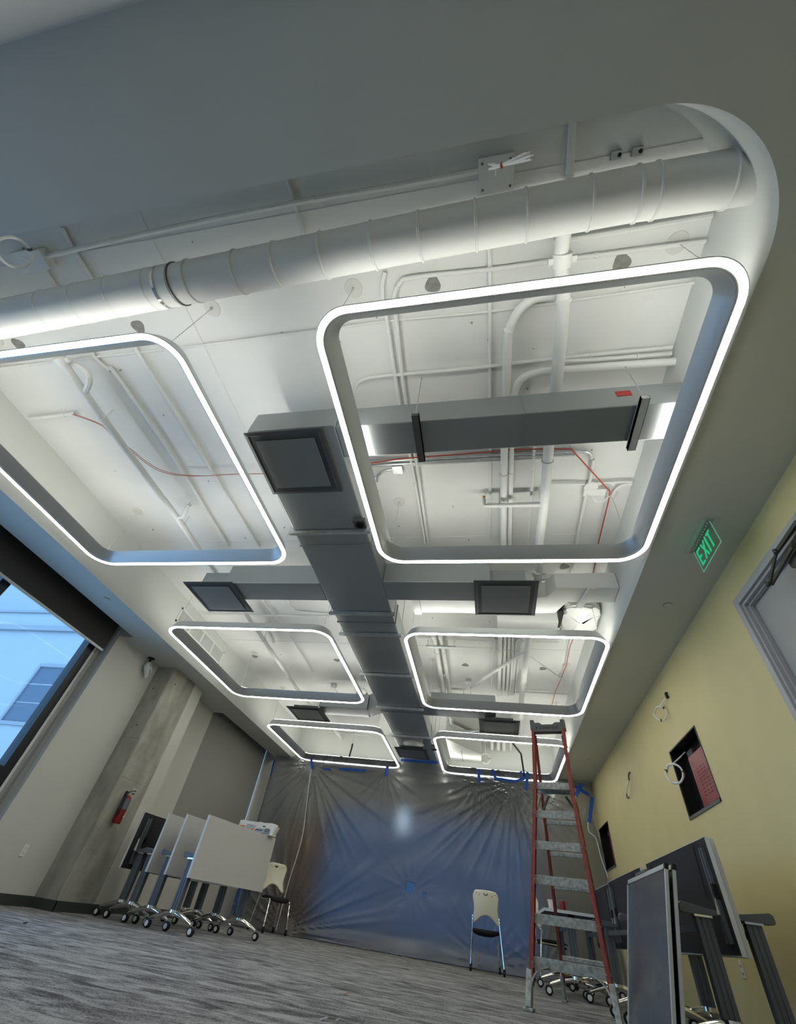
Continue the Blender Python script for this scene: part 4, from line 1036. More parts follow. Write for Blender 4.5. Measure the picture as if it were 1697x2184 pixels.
wall_box('black recessed wall box holding a red enclosure, nearer of two in the yellow wall', H1, (5.62, 6.26, 1.75, 2.27), True)
wall_box('black recessed wall box beside the plastic sheet, farther of two in the yellow wall', H2, (10.97, 11.40, 1.75, 2.37), True)
coil('wire_coil', 'white cable coil hanging out of the nearer recessed wall box', (2.27, 6.38, 2.115), 0.105, (-0.75, -0.65, 0.0), 0.008, 4, 'wirewhite', None, [(2.48, 6.40, 2.38), (2.42, 6.42, 2.33), (2.29, 6.40, 2.23)])
coil('wire_coil', 'small white cable coil hanging from a black plug high on the yellow wall', (2.285, 6.26, 2.79), 0.085, (-0.7, -0.7, 0.0), 0.0045, 4, 'wirewhite', None, [(2.35, 6.06, 2.93), (2.32, 6.13, 2.91), (2.29, 6.24, 2.875)])
t = thing('wall_plug', 'small black plug at the top of the cable coil on the yellow wall', 'plug', (2.35, 6.03, 2.94)); b = B(); b.obox((2.343, 6.03, 2.94), (1, 0, 0), (0, 1, 0), (0, 0, 1), 0.016, 0.022, 0.035); b.build('plug_body', 'black', t, bevel=0.004); b = B(); b.cyl((2.361, 6.03, 2.94), (2.352, 6.03, 2.94), 0.03, 12); b.build('plug_plate', 'cream', t)
t = thing('cable_pigtail', 'short taped cable pigtail sticking out of the yellow wall', 'cable', (2.33, 8.8, 2.6))
b = B(); b.tube(smooth_path([(2.361, 8.57, 2.68), (2.33, 8.58, 2.64), (2.32, 8.60, 2.56)]), 0.014, 6); b.build('cable_stub', 'capgrey', t)
b = B(); b.tube(smooth_path([(2.32, 8.60, 2.57), (2.31, 8.70, 2.52), (2.30, 8.80, 2.46), (2.30, 8.86, 2.43)]), 0.012, 6); b.build('cable_jacket', 'wirewhite', t)
b = B(); b.tube(smooth_path([(2.30, 8.86, 2.43), (2.31, 8.90, 2.405), (2.31, 8.92, 2.38), (2.32, 8.88, 2.365), (2.33, 8.86, 2.39)]), 0.008, 6); b.build('cable_hook', 'black', t)
t = thing('wall_outlet', 'small outlet plate low on the yellow wall behind the folded tables', 'outlet', (2.355, 6.44, 0.43)); b = B(); b.box(2.355, XR, 6.40, 6.48, 0.42, 0.54); b.build('outlet_plate', 'cream', t, bevel=0.003); b = B(); b.box(2.352, 2.356, 6.425, 6.455, 0.44, 0.46); b.box(2.352, 2.356, 6.425, 6.455, 0.49, 0.51); b.build('socket_face', 'doorgrey', t)

# left wall: outlet, wrapped emergency light, fire extinguisher
t = thing('wall_outlet', 'white outlet plate low on the white wall left of the concrete pier', 'outlet', (XL, 6.05, 0.445)); b = B(); b.box(XL, XL + 0.008, 6.015, 6.09, 0.45, 0.575); b.build('outlet_plate', 'cream', t, bevel=0.003); b = B(); b.box(XL + .007, XL + .010, 6.035, 6.07, 0.475, 0.50); b.box(XL + .007, XL + .010, 6.035, 6.07, 0.525, 0.55); b.build('socket_face', 'lam', t)
t = thing('wrapped_light', 'plastic-wrapped emergency light under the left soffit beside the concrete pier', 'light', (-5.85, 6.3, 2.93))
b = B(); rows = []
for i in range(15):
    k = i / 14; z = 3.18 - 0.25 * k + 0.0
    w = 0.02 + 0.062 * math.sin(PI * min(1, k * 1.05) ** 0.8)
    rows.append([(-5.85 + w * 0.75 * math.cos(a) * (1 + .12 * math.sin(5 * a + 9 * k)), 6.28 + 0.09 * k + w * 1.0 * math.sin(a) * (1 + .1 * math.sin(4 * a - 7 * k)), z) for a in [2 * PI * j / 18 for j in range(18)]])
b.grid(rows, True, True); b.build('wrap_bag', 'clearbag', t)
b = B(); b.lathe((-5.85, 6.27, Z_SOF), (0, 0, -1), [(0.06, 0), (0.06, 0.012), (0.02, 0.02), (0.018, 0.07)], 16); b.build('mount_canopy', 'black', t)
b = B(); b.tube([(-5.80, 6.30, 3.10), (-5.79, 6.33, 3.03), (-5.80, 6.36, 2.99)], 0.004, 5); b.tube([(-5.79, 6.25, 3.12), (-5.785, 6.28, 3.11)], 0.005, 5); b.build('wrap_tie', 'black', t)
t = thing('fire_extinguisher', 'red fire extinguisher with a dark label hanging on the concrete pier', 'fire extinguisher', (-5.48, 6.90, 0.97))
ex, ey = -5.485, 6.905
b = B(); b.lathe((ex, ey, 0.975), (0, 0, 1), [(0.055, 0), (0.062, 0.008), (0.062, 0.30), (0.056, 0.325), (0.035, 0.345), (0.022, 0.352)], 24); b.build('cylinder_body', 'extred', t)
b = B(); b.lathe((ex, ey, 1.15), (0, 0, 1), [(0.0632, 0), (0.0635, 0.005), (0.0635, 0.125), (0.0632, 0.13)], 24); b.build('label_band', 'char', t)
b = B(); b.cyl((ex, ey, 1.325), (ex, ey, 1.365), 0.02, 12); b.obox((ex, ey, 1.37), (1, 0, 0), (0, 1, 0), (0, 0, 1), 0.018, 0.022, 0.012); b.build('valve_head', 'chrome', t)
b = B(); b.bar((ex, ey - 0.01, 1.385), (ex + 0.02, ey + 0.075, 1.405), 0.022, 0.010); b.bar((ex, ey - 0.01, 1.365), (ex + 0.02, ey + 0.075, 1.36), 0.022, 0.010); b.build('squeeze_handle', 'black', t)
b = B(); b.tube(smooth_path([(ex, ey - .02, 1.37), (ex + .01, ey - .07, 1.34), (ex + .015, ey - .075, 1.25), (ex + .02, ey - .070, 1.12), (ex + .02, ey - .066, 1.06)]), 0.010, 8); b.build('hose', 'black', t)
b = B(); b.lathe((ex + .064, ey + .02, 1.07), (1, 0.3, 0), [(0.017, 0), (0.017, 0.002), (0.008, 0.002), (0.008, 0)], 12); b.obox((ex + .062, ey + .035, 1.10), (0.3, -1, 0), (0, 0, 1), (1, .3, 0), .012, .006, .002); b.build('inspection_sticker', 'tagwhite', t)
b = B(); b.box(-5.556, -5.535, ey - .02, ey + .02, 1.0, 1.38); b.build('wall_bracket', 'black', t)
b = B(); b.tube([(ex, ey + .01, 1.39), (ex + .03, ey + .03, 1.42), (ex + .02, ey + .1, 1.425)], 0.0035, 5); b.tube([(ex + .02, ey + .02, 1.40), (ex + .02, ey + .01, 1.45)], 0.003, 5); b.build('zip_tie', 'tagwhite', t)

# ------------------------------------------------------------------ plastic sheet across the far end
def smooth01(t):
    t = max(0.0, min(1.0, t)); return t * t * (3 - 2 * t)
ANCH = [(-4.46, 3.07, 0.035, 26, 1.5), (-2.50, 3.08, 0.018, 16, 0.7), (-0.215, 3.08, 0.026, 22, 1.1), (0.55, 3.10, 0.040, 34, 1.5), (0.86, 3.05, 0.025, 18, 1.2),
        (-4.25, 0.05, 0.040, 30, 1.5), (-0.10, 0.06, 0.022, 24, 0.7), (-1.66, 0.93, 0.008, 14, 0.5), (2.2, 2.9, 0.02, 14, 1.0), (0.9, 0.1, .02, 18, .6)]
def sheet_y(x, z):
    y = 11.685
    y += 0.16 * smooth01((-4.85 - x) / 0.5)
    top = smooth01((z - 3.16) / 0.15)
    ring = smooth01((x + 4.9) / .15) * smooth01((-2.05 - x) / .15) + smooth01((x + 1.2) / .15) * smooth01((1.66 - x) / .15)
    y -= 0.062 * top * ring
    for i, (ax, az, amp, fr, fall) in enumerate(ANCH):
        dx, dz = x - ax, z - az
        r = math.hypot(dx, dz)
        if r > fall * 3.2: continue
        an = math.atan2(dx, dz)
        s = math.sin(an * fr + i) + 0.6 * math.sin(an * fr * 1.73 + 2.1 * i) + 0.4 * math.sin(an * fr * 2.9 + i * i)
        y -= amp * smooth01(r / 0.35) * math.exp(-(r / fall) ** 2) * max(-0.3, s) * 0.75
    y -= 0.03 * math.sin(x * 1.3 + 0.6) * math.sin(z * 1.1) + 0.02
    y += 0.006 * math.sin(z * 9 + 2 * math.sin(x * 1.7)) * smooth01((2.4 - z) / 1.0)
    y -= 0.10 * smooth01((0.25 - z) / 0.25)
    return y
def top_z(x):
    z = 3.236
    ring = smooth01((x + 4.85) / .06) * smooth01((-2.10 - x) / .06) + smooth01((x + 1.13) / .06) * smooth01((1.60 - x) / .06)
    z += 0.062 * ring
    z += 0.10 * smooth01((x + 2.10) / .06) * smooth01((-1.15 - x) / .06)
    return z
NX, NZ = 300, 110
x0s, x1s = -5.59, 2.27
verts, faces = [], []
for j in range(NZ + 1):
    for i in range(NX + 1):
        x = x0s + (x1s - x0s) * i / NX
        v = j / NZ
        z = 0.012 + (top_z(x) - 0.012) * v
        if x > 1.75: x += 0.045 * math.sin(z * 4.2) * smooth01((x - 1.75) / .5)
        verts.append((x, min(sheet_y(x, z), 11.9), z))
HOLE = (((-1.76, 0.92), (-1.76, 1.07), (-1.62, 1.08), (-1.60, 1.02), (-1.70, 0.89)), ((-1.41, 0.94), (-1.36, 0.93), (-1.335, 0.88), (-1.345, 0.835), (-1.40, 0.90)))
def inside(p, poly):
    c = False
    for k in range(len(poly)):
        (xa, za), (xb, zb) = poly[k], poly[k - 1]
        if (za > p[1]) != (zb > p[1]) and p[0] < (xb - xa) * (p[1] - za) / (zb - za) + xa: c = not c
    return c
for j in range(NZ):
    for i in range(NX):
        a = j * (NX + 1) + i
        cx = sum(verts[q][0] for q in (a, a + 1, a + NX + 1, a + NX + 2)) / 4; cz = sum(verts[q][2] for q in (a, a + 1, a + NX + 1, a + NX + 2)) / 4
        if any(inside((cx, cz), h) for h in HOLE): continue
        faces.append((a, a + 1, a + NX + 2, a + NX + 1))
# slack lying on the carpet in front of the sheet
o0 = len(verts)
NS = 5
for s_ in range(1, NS + 1):
    for i in range(NX + 1):
        x = x0s + (x1s - x0s) * i / NX
        yb = verts[i][1]
        verts.append((x, yb - 0.05 * s_ - 0.02 * math.sin(x * 3), 0.010 + 0.012 * abs(math.sin(x * 7 + s_)) * (1 - s_ / (NS + 1))))
for s_ in range(NS):
    for i in range(NX):
        a = (o0 + (s_ - 1) * (NX + 1) + i) if s_ else i
        c = o0 + s_ * (NX + 1) + i
        faces.append((a, c, c + 1, a + 1))
t = thing('plastic_sheet', 'milky plastic dust sheet taped up across the whole far end of the room', 'plastic sheet', (-1.66, 11.7, 0))
b = B(); b.add(verts, faces, True)
sh = b.build('sheet_film', 'film', t)
sh.modifiers.new('thick', 'SOLIDIFY').thickness = 0.003
b = B(); b.tube([(x0s + .005, 11.84, 3.2), (x0s + .01, 11.84, 2.9), (x0s + 0.02, 11.835, 1.8), (x0s + .03, 11.82, 0.05)], 0.008, 6); b.build('rolled_hem', 'capgrey', t)
# long crease standing out of the film
b = B(); b.tube(smooth_path([(-4.43, 11.60, 2.95), (-4.34, 11.60, 2.2), (-4.26, 11.585, 1.55), (-4.33, 11.57, 0.8), (-4.36, 11.53, 0.04)]), 0.012, 6); b.build('film_crease', 'clearbag', t)
b = B(); b.tube(smooth_path([(2.27, 11.64, 2.92), (2.13, 11.62, 2.55), (2.08, 11.61, 2.30), (2.2, 11.61, 2.19), (2.24, 11.61, 1.87), (2.31, 11.62, 1.57)]), 0.013, 8); b.build('gathered_edge', 'clearbag', t)

TG = 'blue tape strips holding the plastic sheet'
def tape(label, p, q, w, y=11.60, y2=None):
    p = Vector((p[0], y, p[1])); q = Vector((q[0], y if y2 is None else y2, q[1]))
    d = (q - p); nrm = Vector((0, 1, 0)); sd = d.cross(nrm).normalized() * w / 2
    n = 6; b = B(); rows = []
    for k in range(n + 1):
        c = p + d * k / n
        off = Vector((0, 0.004 * math.sin(k * 2.1), 0))
        j1 = 1 + random.uniform(-.07, .07)
        rows.append([c - sd * j1 + off, c + sd * j1 + off])
    rows2 = [[r[0] - nrm * 0.003, r[1] - nrm * 0.003] for r in rows]
    b.grid(rows, False); b.grid(rows2, False)
    m_ = len(rows)
    for k in range(n):
        for s_ in (0, 1):
            b.add([rows[k][s_], rows[k + 1][s_], rows2[k + 1][s_], rows2[k][s_]], [(0, 1, 2, 3)])
    return one('tape_strip', label, 'tape', b, 'tape', TG, centre=True)
tape('short upright blue tape strip at the left end of the far left light frame', (-4.50, 3.21), (-4.395, 2.96), 0.065)
tape('short level blue tape strip under the far left light frame', (-4.12, 3.005), (-3.90, 2.985), 0.045, 11.62)
tape('long level blue tape strip under the far left light frame', (-3.71, 3.025), (-3.00, 3.035), 0.055, 11.62)
tape('short upright blue tape strip at the right end of the far left light frame', (-2.455, 3.175), (-2.485, 2.96), 0.07)
tape('long level blue tape strip under the end diffuser of the main duct', (-2.13, 3.335), (-1.20, 3.345), 0.06, 11.58)
tape('upright blue tape strip on the far right light frame, leftmost of three', (-0.213, 3.295), (-0.218, 3.00), 0.068, 11.58)
tape('slanted blue tape strip on the far right light frame, second from left', (0.115, 3.30), (0.185, 3.07), 0.068, 11.58)
tape('sagging level blue tape strip under the far right light frame, left half', (0.17, 3.125), (0.62, 3.085), 0.052, 11.575)
tape('rising blue tape strip under the far right light frame, right half', (0.60, 3.085), (0.84, 3.17), 0.055, 11.572)
tape('upright blue tape strip at the far right frame, left arm of the V', (0.76, 3.31), (0.83, 3.15), 0.06, 11.565)
tape('long upright blue tape strip at the far right frame, right arm of the V', (0.915, 3.31), (0.85, 2.93), 0.06, 11.57)
tape('blue tape strip of the cross on the right soffit, steep one', (2.09, 3.16), (1.93, 2.93), 0.075, 11.56, 11.60)
tape('blue tape strip of the cross on the right soffit, flat one', (1.93, 3.10), (2.22, 2.96), 0.065, 11.555, 11.60)
tape('blue tape strip bunched along the right edge of the plastic sheet', (2.27, 2.93), (2.12, 2.45), 0.075, 11.585)
tape('narrow dark blue tape strip down the left edge of the plastic sheet', (-5.58, 3.12), (-5.55, 2.75), 0.035, 11.78)
tape('blue tape strip low on the wall behind the left folded tables', (-5.55, 0.95), (-5.46, 0.15), 0.05, 11.75)

# scraps on the carpet
SCR = [(-1.024, 4.354, 'pink', 'pink paper scrap on the carpet', 0.022), (-0.86, 3.235, 'debris', 'white paper scrap on the near carpet, left of two', 0.018), (-0.80, 3.28, 'debris', 'small white paper scrap on the near carpet, right of two', 0.010),
       (-2.45, 11.28, 'debris', 'white scrap on the carpet along the foot of the plastic sheet, leftmost', 0.05), (-1.984, 11.25, 'debris', 'white scrap on the carpet along the foot of the plastic sheet, second', 0.03),
       (-1.78, 11.2, 'debris', 'white scrap on the carpet along the foot of the plastic sheet, third', 0.035), (-1.62, 11.06, 'debris', 'white scrap on the carpet along the foot of the plastic sheet, rightmost', 0.03), (-4.198, 4.745, 'black', 'tiny black scrap on the blue-lit carpet at the left', 0.02)]
for x, y, m, lab, r_ in SCR:
    b = B(); pts = [(x + r_ * random.uniform(.5, 1.2) * math.cos(a), y + r_ * random.uniform(.5, 1.2) * math.sin(a)) for a in [2 * PI * k / 7 for k in range(7)]]
    b.prism(pts, lambda a, c, h: (a, c, h + (a - x) * 0.3), 0.006, 0.010)
    one('paper_scrap', lab, 'scrap', b, m)

# ------------------------------------------------------------------ chairs
def make_chair(label, loc, rotz):
    t = thing('stacking_chair', label, 'chair', loc, rotz, 'ivory-backed chairs on casters')
    S = 1.06
    # backrest shell (front is +Y)
    NU, NV = 24, 16
    rows = []
    for j in range(NV + 1):
        row = []
        for i in range(NU + 1):
            u = -1 + 2 * i / NU
            zb = 0.560 + 0.105 * max(0.0, 1 - (abs(u) / 0.80) ** 2.2)
            if abs(u) > 0.8: zb = 0.560
            ztp = 0.985 - 0.012 * u * u - 0.075 * max(0, (abs(u) - 0.72) / 0.28) ** 2.4
            v = j / NV
            z = zb + (ztp - zb) * v
            k = (z - 0.56) / 0.42
            hw = 0.232 - 0.034 * math.exp(-((k - 0.42) / 0.28) ** 2) * 0.9 - 0.012 * k
            if k < 0.12: hw += 0.006
            x = u * hw
            y = -0.195 - 0.075 * k + 0.050 * u * u * (0.4 + k) - 0.02 * math.sin(k * PI)
            row.append((x * S, y * S, z * S))
        rows.append(row)
    b = B(); b.grid(rows, True); bk = b.build('backrest', 'shell', t, local=True)
    md = bk.modifiers.new('t', 'SOLIDIFY'); md.thickness = 0.010; md.offset = 0
    b = B()
    def yb(x, z):
        k = (z - 0.56) / 0.42; u = x / 0.22
        return (-0.195 - 0.075 * k + 0.05 * u * u * (0.4 + k) - 0.02 * math.sin(k * PI)) * S
    pts = [(0.042, 0.945), (0.036, 0.928), (0.020, 0.915), (0, 0.911), (-0.020, 0.915), (-0.036, 0.928), (-0.042, 0.945)]
    b.prism(pts, lambda a, c, h: (a * S, yb(a, c) + h, c * S), -0.0066, 0.0066)
    b.build('grip_slot', 'capgrey', bk, local=True)
    for (x, z) in ((-0.155, 0.935), (-0.105, 0.918), (0.105, 0.918), (0.155, 0.935)):
        b = B(); b.cyl((x * S, yb(x, z) - 0.0066, z * S), (x * S, yb(x, z) + 0.0066, z * S), 0.009, 8); b.build('vent_hole', 'capgrey', bk, local=True)
    b = B()
    rows = []
    for j in range(9):
        v = j / 8; row = []
        for i in range(25):
            a = 2 * PI * i / 24
            cx, cy = math.copysign(abs(math.cos(a)) ** 0.55, math.cos(a)), math.copysign(abs(math.sin(a)) ** 0.55, math.sin(a))
            rr_ = math.sqrt(max(0.0, 1 - (2 * v - 1) ** 2)) * 0.12 + 0.88
            x = 0.225 * cx * rr_; y = 0.01 + 0.225 * cy * rr_
            dip = 0.022 * (1 - (x / 0.23) ** 2)
            row.append((x * S, y * S, (0.452 + 0.052 * v - dip * (1.0 if v < .6 else .8) - 0.02 * max(0, (y - .12) / .1)) * S))
        rows.append(row[:-1])
    b.grid(rows, True, True); n = 24; b.f.append(list(range(n))[::-1]); b.sm.append(False); o = 8 * n; b.f.append([o + k for k in range(n)]); b.sm.append(False)
    b.build('seat', 'fabric', t, local=True)
    for s in (-1, 1):
        b = B(); b.tube([Vector(p) * S for p in ((s * 0.222, -0.19, 0.655), (s * 0.222, -0.195, 0.57), (s * 0.236, -0.225, 0.40), (s * 0.262, -0.275, 0.075))], 0.011 * S, 8); rl = b.build('leg', 'chrome', t, local=True)
        b = B(); b.tube([Vector(p) * S for p in ((s * 0.205, 0.17, 0.452), (s * 0.212, 0.195, 0.43), (s * 0.236, 0.245, 0.075))], 0.011 * S, 8); fl = b.build('leg', 'chrome', t, local=True)
        b = B(); b.tube([Vector(p) * S for p in ((s * 0.226, -0.20, 0.448), (s * 0.215, 0.0, 0.447), (s * 0.207, 0.18, 0.448))], 0.009 * S, 8); b.build('side_rail', 'chrome', t, local=True)
        for leg, px, py in ((rl, 0.262, -0.278), (fl, 0.236, 0.248)):
            b = B(); c = Vector((s * px, py, 0.033)) * S
            b.lathe(c - Vector((0.018, 0, 0)), (1, 0, 0), [(0.026, 0), (0.033 * S, 0.006), (0.033 * S, 0.030), (0.026, 0.036)], 14)
            b.build('caster_wheel', 'black', leg, local=True)
            b = B(); b.obox(c + Vector((0, 0.0, 0.035)), (1, 0, 0), (0, 1, 0), (0, 0, 1), 0.017, 0.022, 0.018); b.build('caster_hood', 'black', leg, local=True, bevel=0.006)
        for zz in (0.585, 0.625):
            b = B(); b.cyl((s * 0.222 * S, -0.212 * S, zz * S), (s * 0.222 * S, -0.186 * S, zz * S), 0.008, 8); b.build('rivet', 'capgrey', bk, local=True)
    return t
ch = make_chair('ivory-backed chair standing with its back to us before the blue plastic sheet', (-0.13, 10.75, 0), math.radians(4))
dup(ch, (-4.29, 10.92, 0), math.radians(-130), 'ivory-backed chair beside the folded tables at the left of the plastic sheet')
dup(ch, (0.98, 10.55, 0), math.radians(-82), 'ivory-backed chair seen sideways behind the red ladder')

# ------------------------------------------------------------------ flip-top tables
def make_table(label, loc, rotz, flat=False, group='folded flip-top tables'):
    t = thing('flip_top_table', label, 'table', loc, rotz, group)
    L = 0.86
    def T(u, w, h):      # u across the top's width (-.33 .33), w along, h from underside to face
        return (u, w, 0.765 + h) if flat else (0.135 + h, w, 0.84 + u)
    def tb(b, u0, u1, w0, w1, h0, h1):
        vs = [T(u, w, h) for u in (u0, u1) for w in (w0, w1) for h in (h0, h1)]
        return b.add(vs, [(0, 1, 3, 2), (4, 6, 7, 5), (0, 4, 5, 1), (2, 3, 7, 6), (0, 2, 6, 4), (1, 5, 7, 3)])
    b = B(); tb(b, -.326, .326, -L + .004, L - .004, 0.012, 0.030); b.build('tabletop', 'lam', t, local=True)
    b = B(); tb(b, -.322, .322, -L + .008, L - .008, 0.0, 0.0119); b.build('underside', 'dark', t, local=True)
    b = B()
    tb(b, -.330, -.326, -L, L, -0.001, 0.0305); tb(b, .326, .330, -L, L, -0.001, 0.0305); tb(b, -.326, .326, -L, -L + .004, -0.001, 0.0305); tb(b, -.326, .326, L - .004, L, -0.001, 0.0305)
    b.build('edge_band', 'edge', t, local=True)
    for s in (-1, 1):
        w = s * 0.70
        b = B()
        for q in (-0.045, 0.0):
            tb(b, -0.27, 0.27, w + s * 0.03 + q - 0.014, w + s * 0.03 + q + 0.014, -0.022, 0.0)
        b.build('mounting_rail', 'char', t, local=True)
        b = B(); tb(b, -0.03, 0.05, w - 0.10, w - 0.07, -0.03, 0.0); b.build('latch', 'black', t, local=True)
        b = B(); b.tube([T(0.26, w - s * .03, -0.01), T(0.30, w - s * 0.07, -0.02), T(0.26, w - s * 0.10, -0.01), T(-0.02, w - s * 0.12, -0.012)], 0.004, 5); b.build('release_cord', 'black', t, local=True)
        b = B()
        for k in (-1, 0, 1):
            b.box(k * 0.036 - 0.0165, k * 0.036 + 0.0165, w - 0.032, w + 0.032, 0.20, 0.70)
        b.box(-0.05, 0.05, w - 0.026, w + 0.026, 0.20, 0.70)
        lg = b.build('leg', 'char', t, local=True, bevel=0.005)
        b = B(); b.prism([(-0.13, 0.735), (0.12, 0.735), (0.12, 0.765), (-0.13, 0.80), (-0.15, 0.785), (-0.15, 0.745)] if not flat else [(-0.28, 0.735), (0.28, 0.735), (0.28, 0.762), (-0.28, 0.762)], lambda a, c, h: (a, h, c - 0.028), w - 0.045, w + 0.045)
        b.build('pivot_arm', 'char', lg, local=True, bevel=0.004)
        b = B(); b.box(-0.06, 0.06, w - 0.045, w + 0.045, 0.695, 0.708); b.build('leg_collar', 'chrome', lg, local=True)
        b = B(); b.prism([(0.10, 0.72), (0.134, 0.72), (0.134, 0.86), (0.118, 0.86)], lambda a, c, h: (a, h, c), w + s * 0.05, w + s * 0.056) if not flat else b.box(0.05, 0.12, w - .02, w + .02, .70, .735)
        b.build('hinge_plate', 'cream', lg, local=True)
        # polished foot: hub and two sloping arms, a caster at each end
        b = B(); b.lathe((0, w, 0.145), (0, 0, 1), [(0.045, 0), (0.068, 0.03), (0.066, 0.058)], 14); ft = b.build('foot', 'chrome', t, local=True)
        for a in (-1, 1):
            rows = []
            for k in range(9):
                q = k / 8; x = a * (0.03 + 0.30 * q); zc = 0.175 - 0.075 * q ** 1.4; hw = 0.046 - 0.022 * q; hh = 0.032 - 0.015 * q
                rows.append([(x, w + hw * math.cos(an), zc + hh * math.sin(an)) for an in [2 * PI * j / 10 for j in range(10)]])
            b = B(); b.grid(rows, True, True); b.f.append([8 * 10 + j for j in range(10)]); b.sm.append(False)
            b.build('foot_arm', 'chrome', ft, local=True)
            x = a * 0.33; sw = 0.02 * s
            b = B(); b.cyl((x, w, 0.075), (x, w, 0.115), 0.010, 8); b.obox((x + 0.012 * a, w, 0.078), (1, 0, 0), (0, 1, 0), (0, 0, 1), 0.022, 0.014, 0.016); b.build('caster_fork', 'chrome', ft, local=True)
            b = B(); c = Vector((x + 0.02 * a, w, 0.047))
            b.lathe(c - Vector((0, 0.024, 0)), (0, 1, 0), [(0.030, 0), (0.044, 0.003), (0.047, 0.010), (0.047, 0.038), (0.044, 0.045), (0.030, 0.048)], 18); b.build('caster_wheel', 'black', ft, local=True)
            b = B(); b.lathe(c - Vector((0, 0.0255, 0)), (0, 1, 0), [(0.014, 0), (0.027, 0.001), (0.029, 0.004), (0.029, 0.047), (0.027, 0.050), (0.014, 0.051)], 14); b.build('caster_hub', 'hub', ft, local=True)
    b = B(); b.box(-0.015, 0.015, -0.67, 0.67, 0.62, 0.66); b.build('cross_rail', 'char', t, local=True)
    return t
R = math.radians
T1 = make_table('folded table with pale top upright, nearest the room in the left stack', (-3.79, 7.40, 0), R(-11))
dup(T1, (-4.27, 7.60, 0), R(-9.5), 'folded table with pale top upright, second from the room in the left stack')
dup(T1, (-4.66, 7.74, 0), R(-9), 'folded table with pale top upright, third from the room in the left stack')
dup(T1, (-4.92, 7.86, 0), R(180 - 8), 'folded table showing its black underside, last of the left stack by the wall')
dup(T1, (1.52, 5.34, 0), R(1.0), 'folded table showing its dark underside, nearest of the right-hand row')
dup(T1, (1.872, 5.40, 0), R(181.0), 'folded table against the yellow wall behind the nearest dark table of the right-hand row')
dup(T1, (1.49, 7.33, 0), R(1.0), 'folded table showing its dark underside, middle of the right-hand row')
dup(T1, (1.50, 9.12, 0), R(0.0), 'folded table showing its dark underside, farthest of the right-hand row')
make_table('pale-edged table left unfolded in the far right corner behind the ladder', (1.015, 8.78, 0), R(0), True, None)

# carton on the left tables
t = thing('carton', 'white carton with an orange flash lying on top of the left folded tables', 'box', (-3.74, 8.02, 1.172))
b = B(); rows = []
x0, x1, y0, y1, z0, z1 = -4.05, -3.43, 7.95, 8.10, 1.174, 1.325
for k in range(15):
    x = x0 + (x1 - x0) * k / 14; zz = z1 + 0.006 * math.sin(k * 1.7) - (0.014 if k in (4, 5, 9) else 0)
    rows.append([(x, y0, z0), (x, y0, z1), (x, (y0 + y1) / 2, zz + 0.008), (x, y1, z1), (x, y1, z0)])
b.grid(rows, False, True); b.f.append([0, 1, 2, 3, 4]); b.sm.append(False); b.f.append([70, 71, 72, 73, 74][::-1]); b.sm.append(False)
b.build('carton_body', 'carton', t)
def pr2(name, m, poly, e=0.0015):
    b = B(); b.prism(poly, lambda a, c, h: (x0 + a, y0 - h, z0 + c), 0.0005, e); b.build(name, m, t)
pr2('orange_flash', 'orange', [(0.02, 0.012), (0.02, 0.085), (0.10, 0.088), (0.155, 0.03), (0.24, 0.055), (0.30, 0.085), (0.24, 0.004), (0.03, 0.004)])
pr2('grey_swoosh', 'greyprint', [(0.12, 0.088), (0.15, 0.115), (0.32, 0.10), (0.24, 0.062), (0.16, 0.04)])
pr2('grey_panel', 'greyprint', [(0.26, 0.012), (0.32, 0.075), (0.57, 0.07), (0.57, 0.012)], 0.0012)
b = B()
for k in range(9): b.box(x0 + 0.47 + k * 0.0095, x0 + 0.47 + k * 0.0095 + (0.006 if k % 3 else 0.003), y0 - 0.0024, y0 - 0.0016, z0 + 0.03, z0 + 0.085)
b.build('barcode_stripes', 'darkprint', t)
b = B(); b.box(x0 + 0.42, x0 + 0.465, y0 - 0.002, y0 - 0.0012, z0 + 0.095, z0 + 0.112); b.box(x0 + 0.30, x0 + 0.43, y0 - 0.0024, y0 - 0.0016, z0 + 0.045, z0 + 0.056); b.box(x0 + 0.30, x0 + 0.56, y0 - 0.002, y0 - 0.0014, z0 + 0.008, z0 + 0.016); b.build('print_lines', 'darkprint', t)
b = B(); b.add([(x1 + .001, y0 + .02, z0 + .02), (x1 + .001, y1 - .02, z0 + .02), (x1 + .04, y1 - .01, z1 - .03), (x1 + .04, y0 + .01, z1 - .03)], [(0, 1, 2, 3)]); b.build('end_flap', 'carton', t)

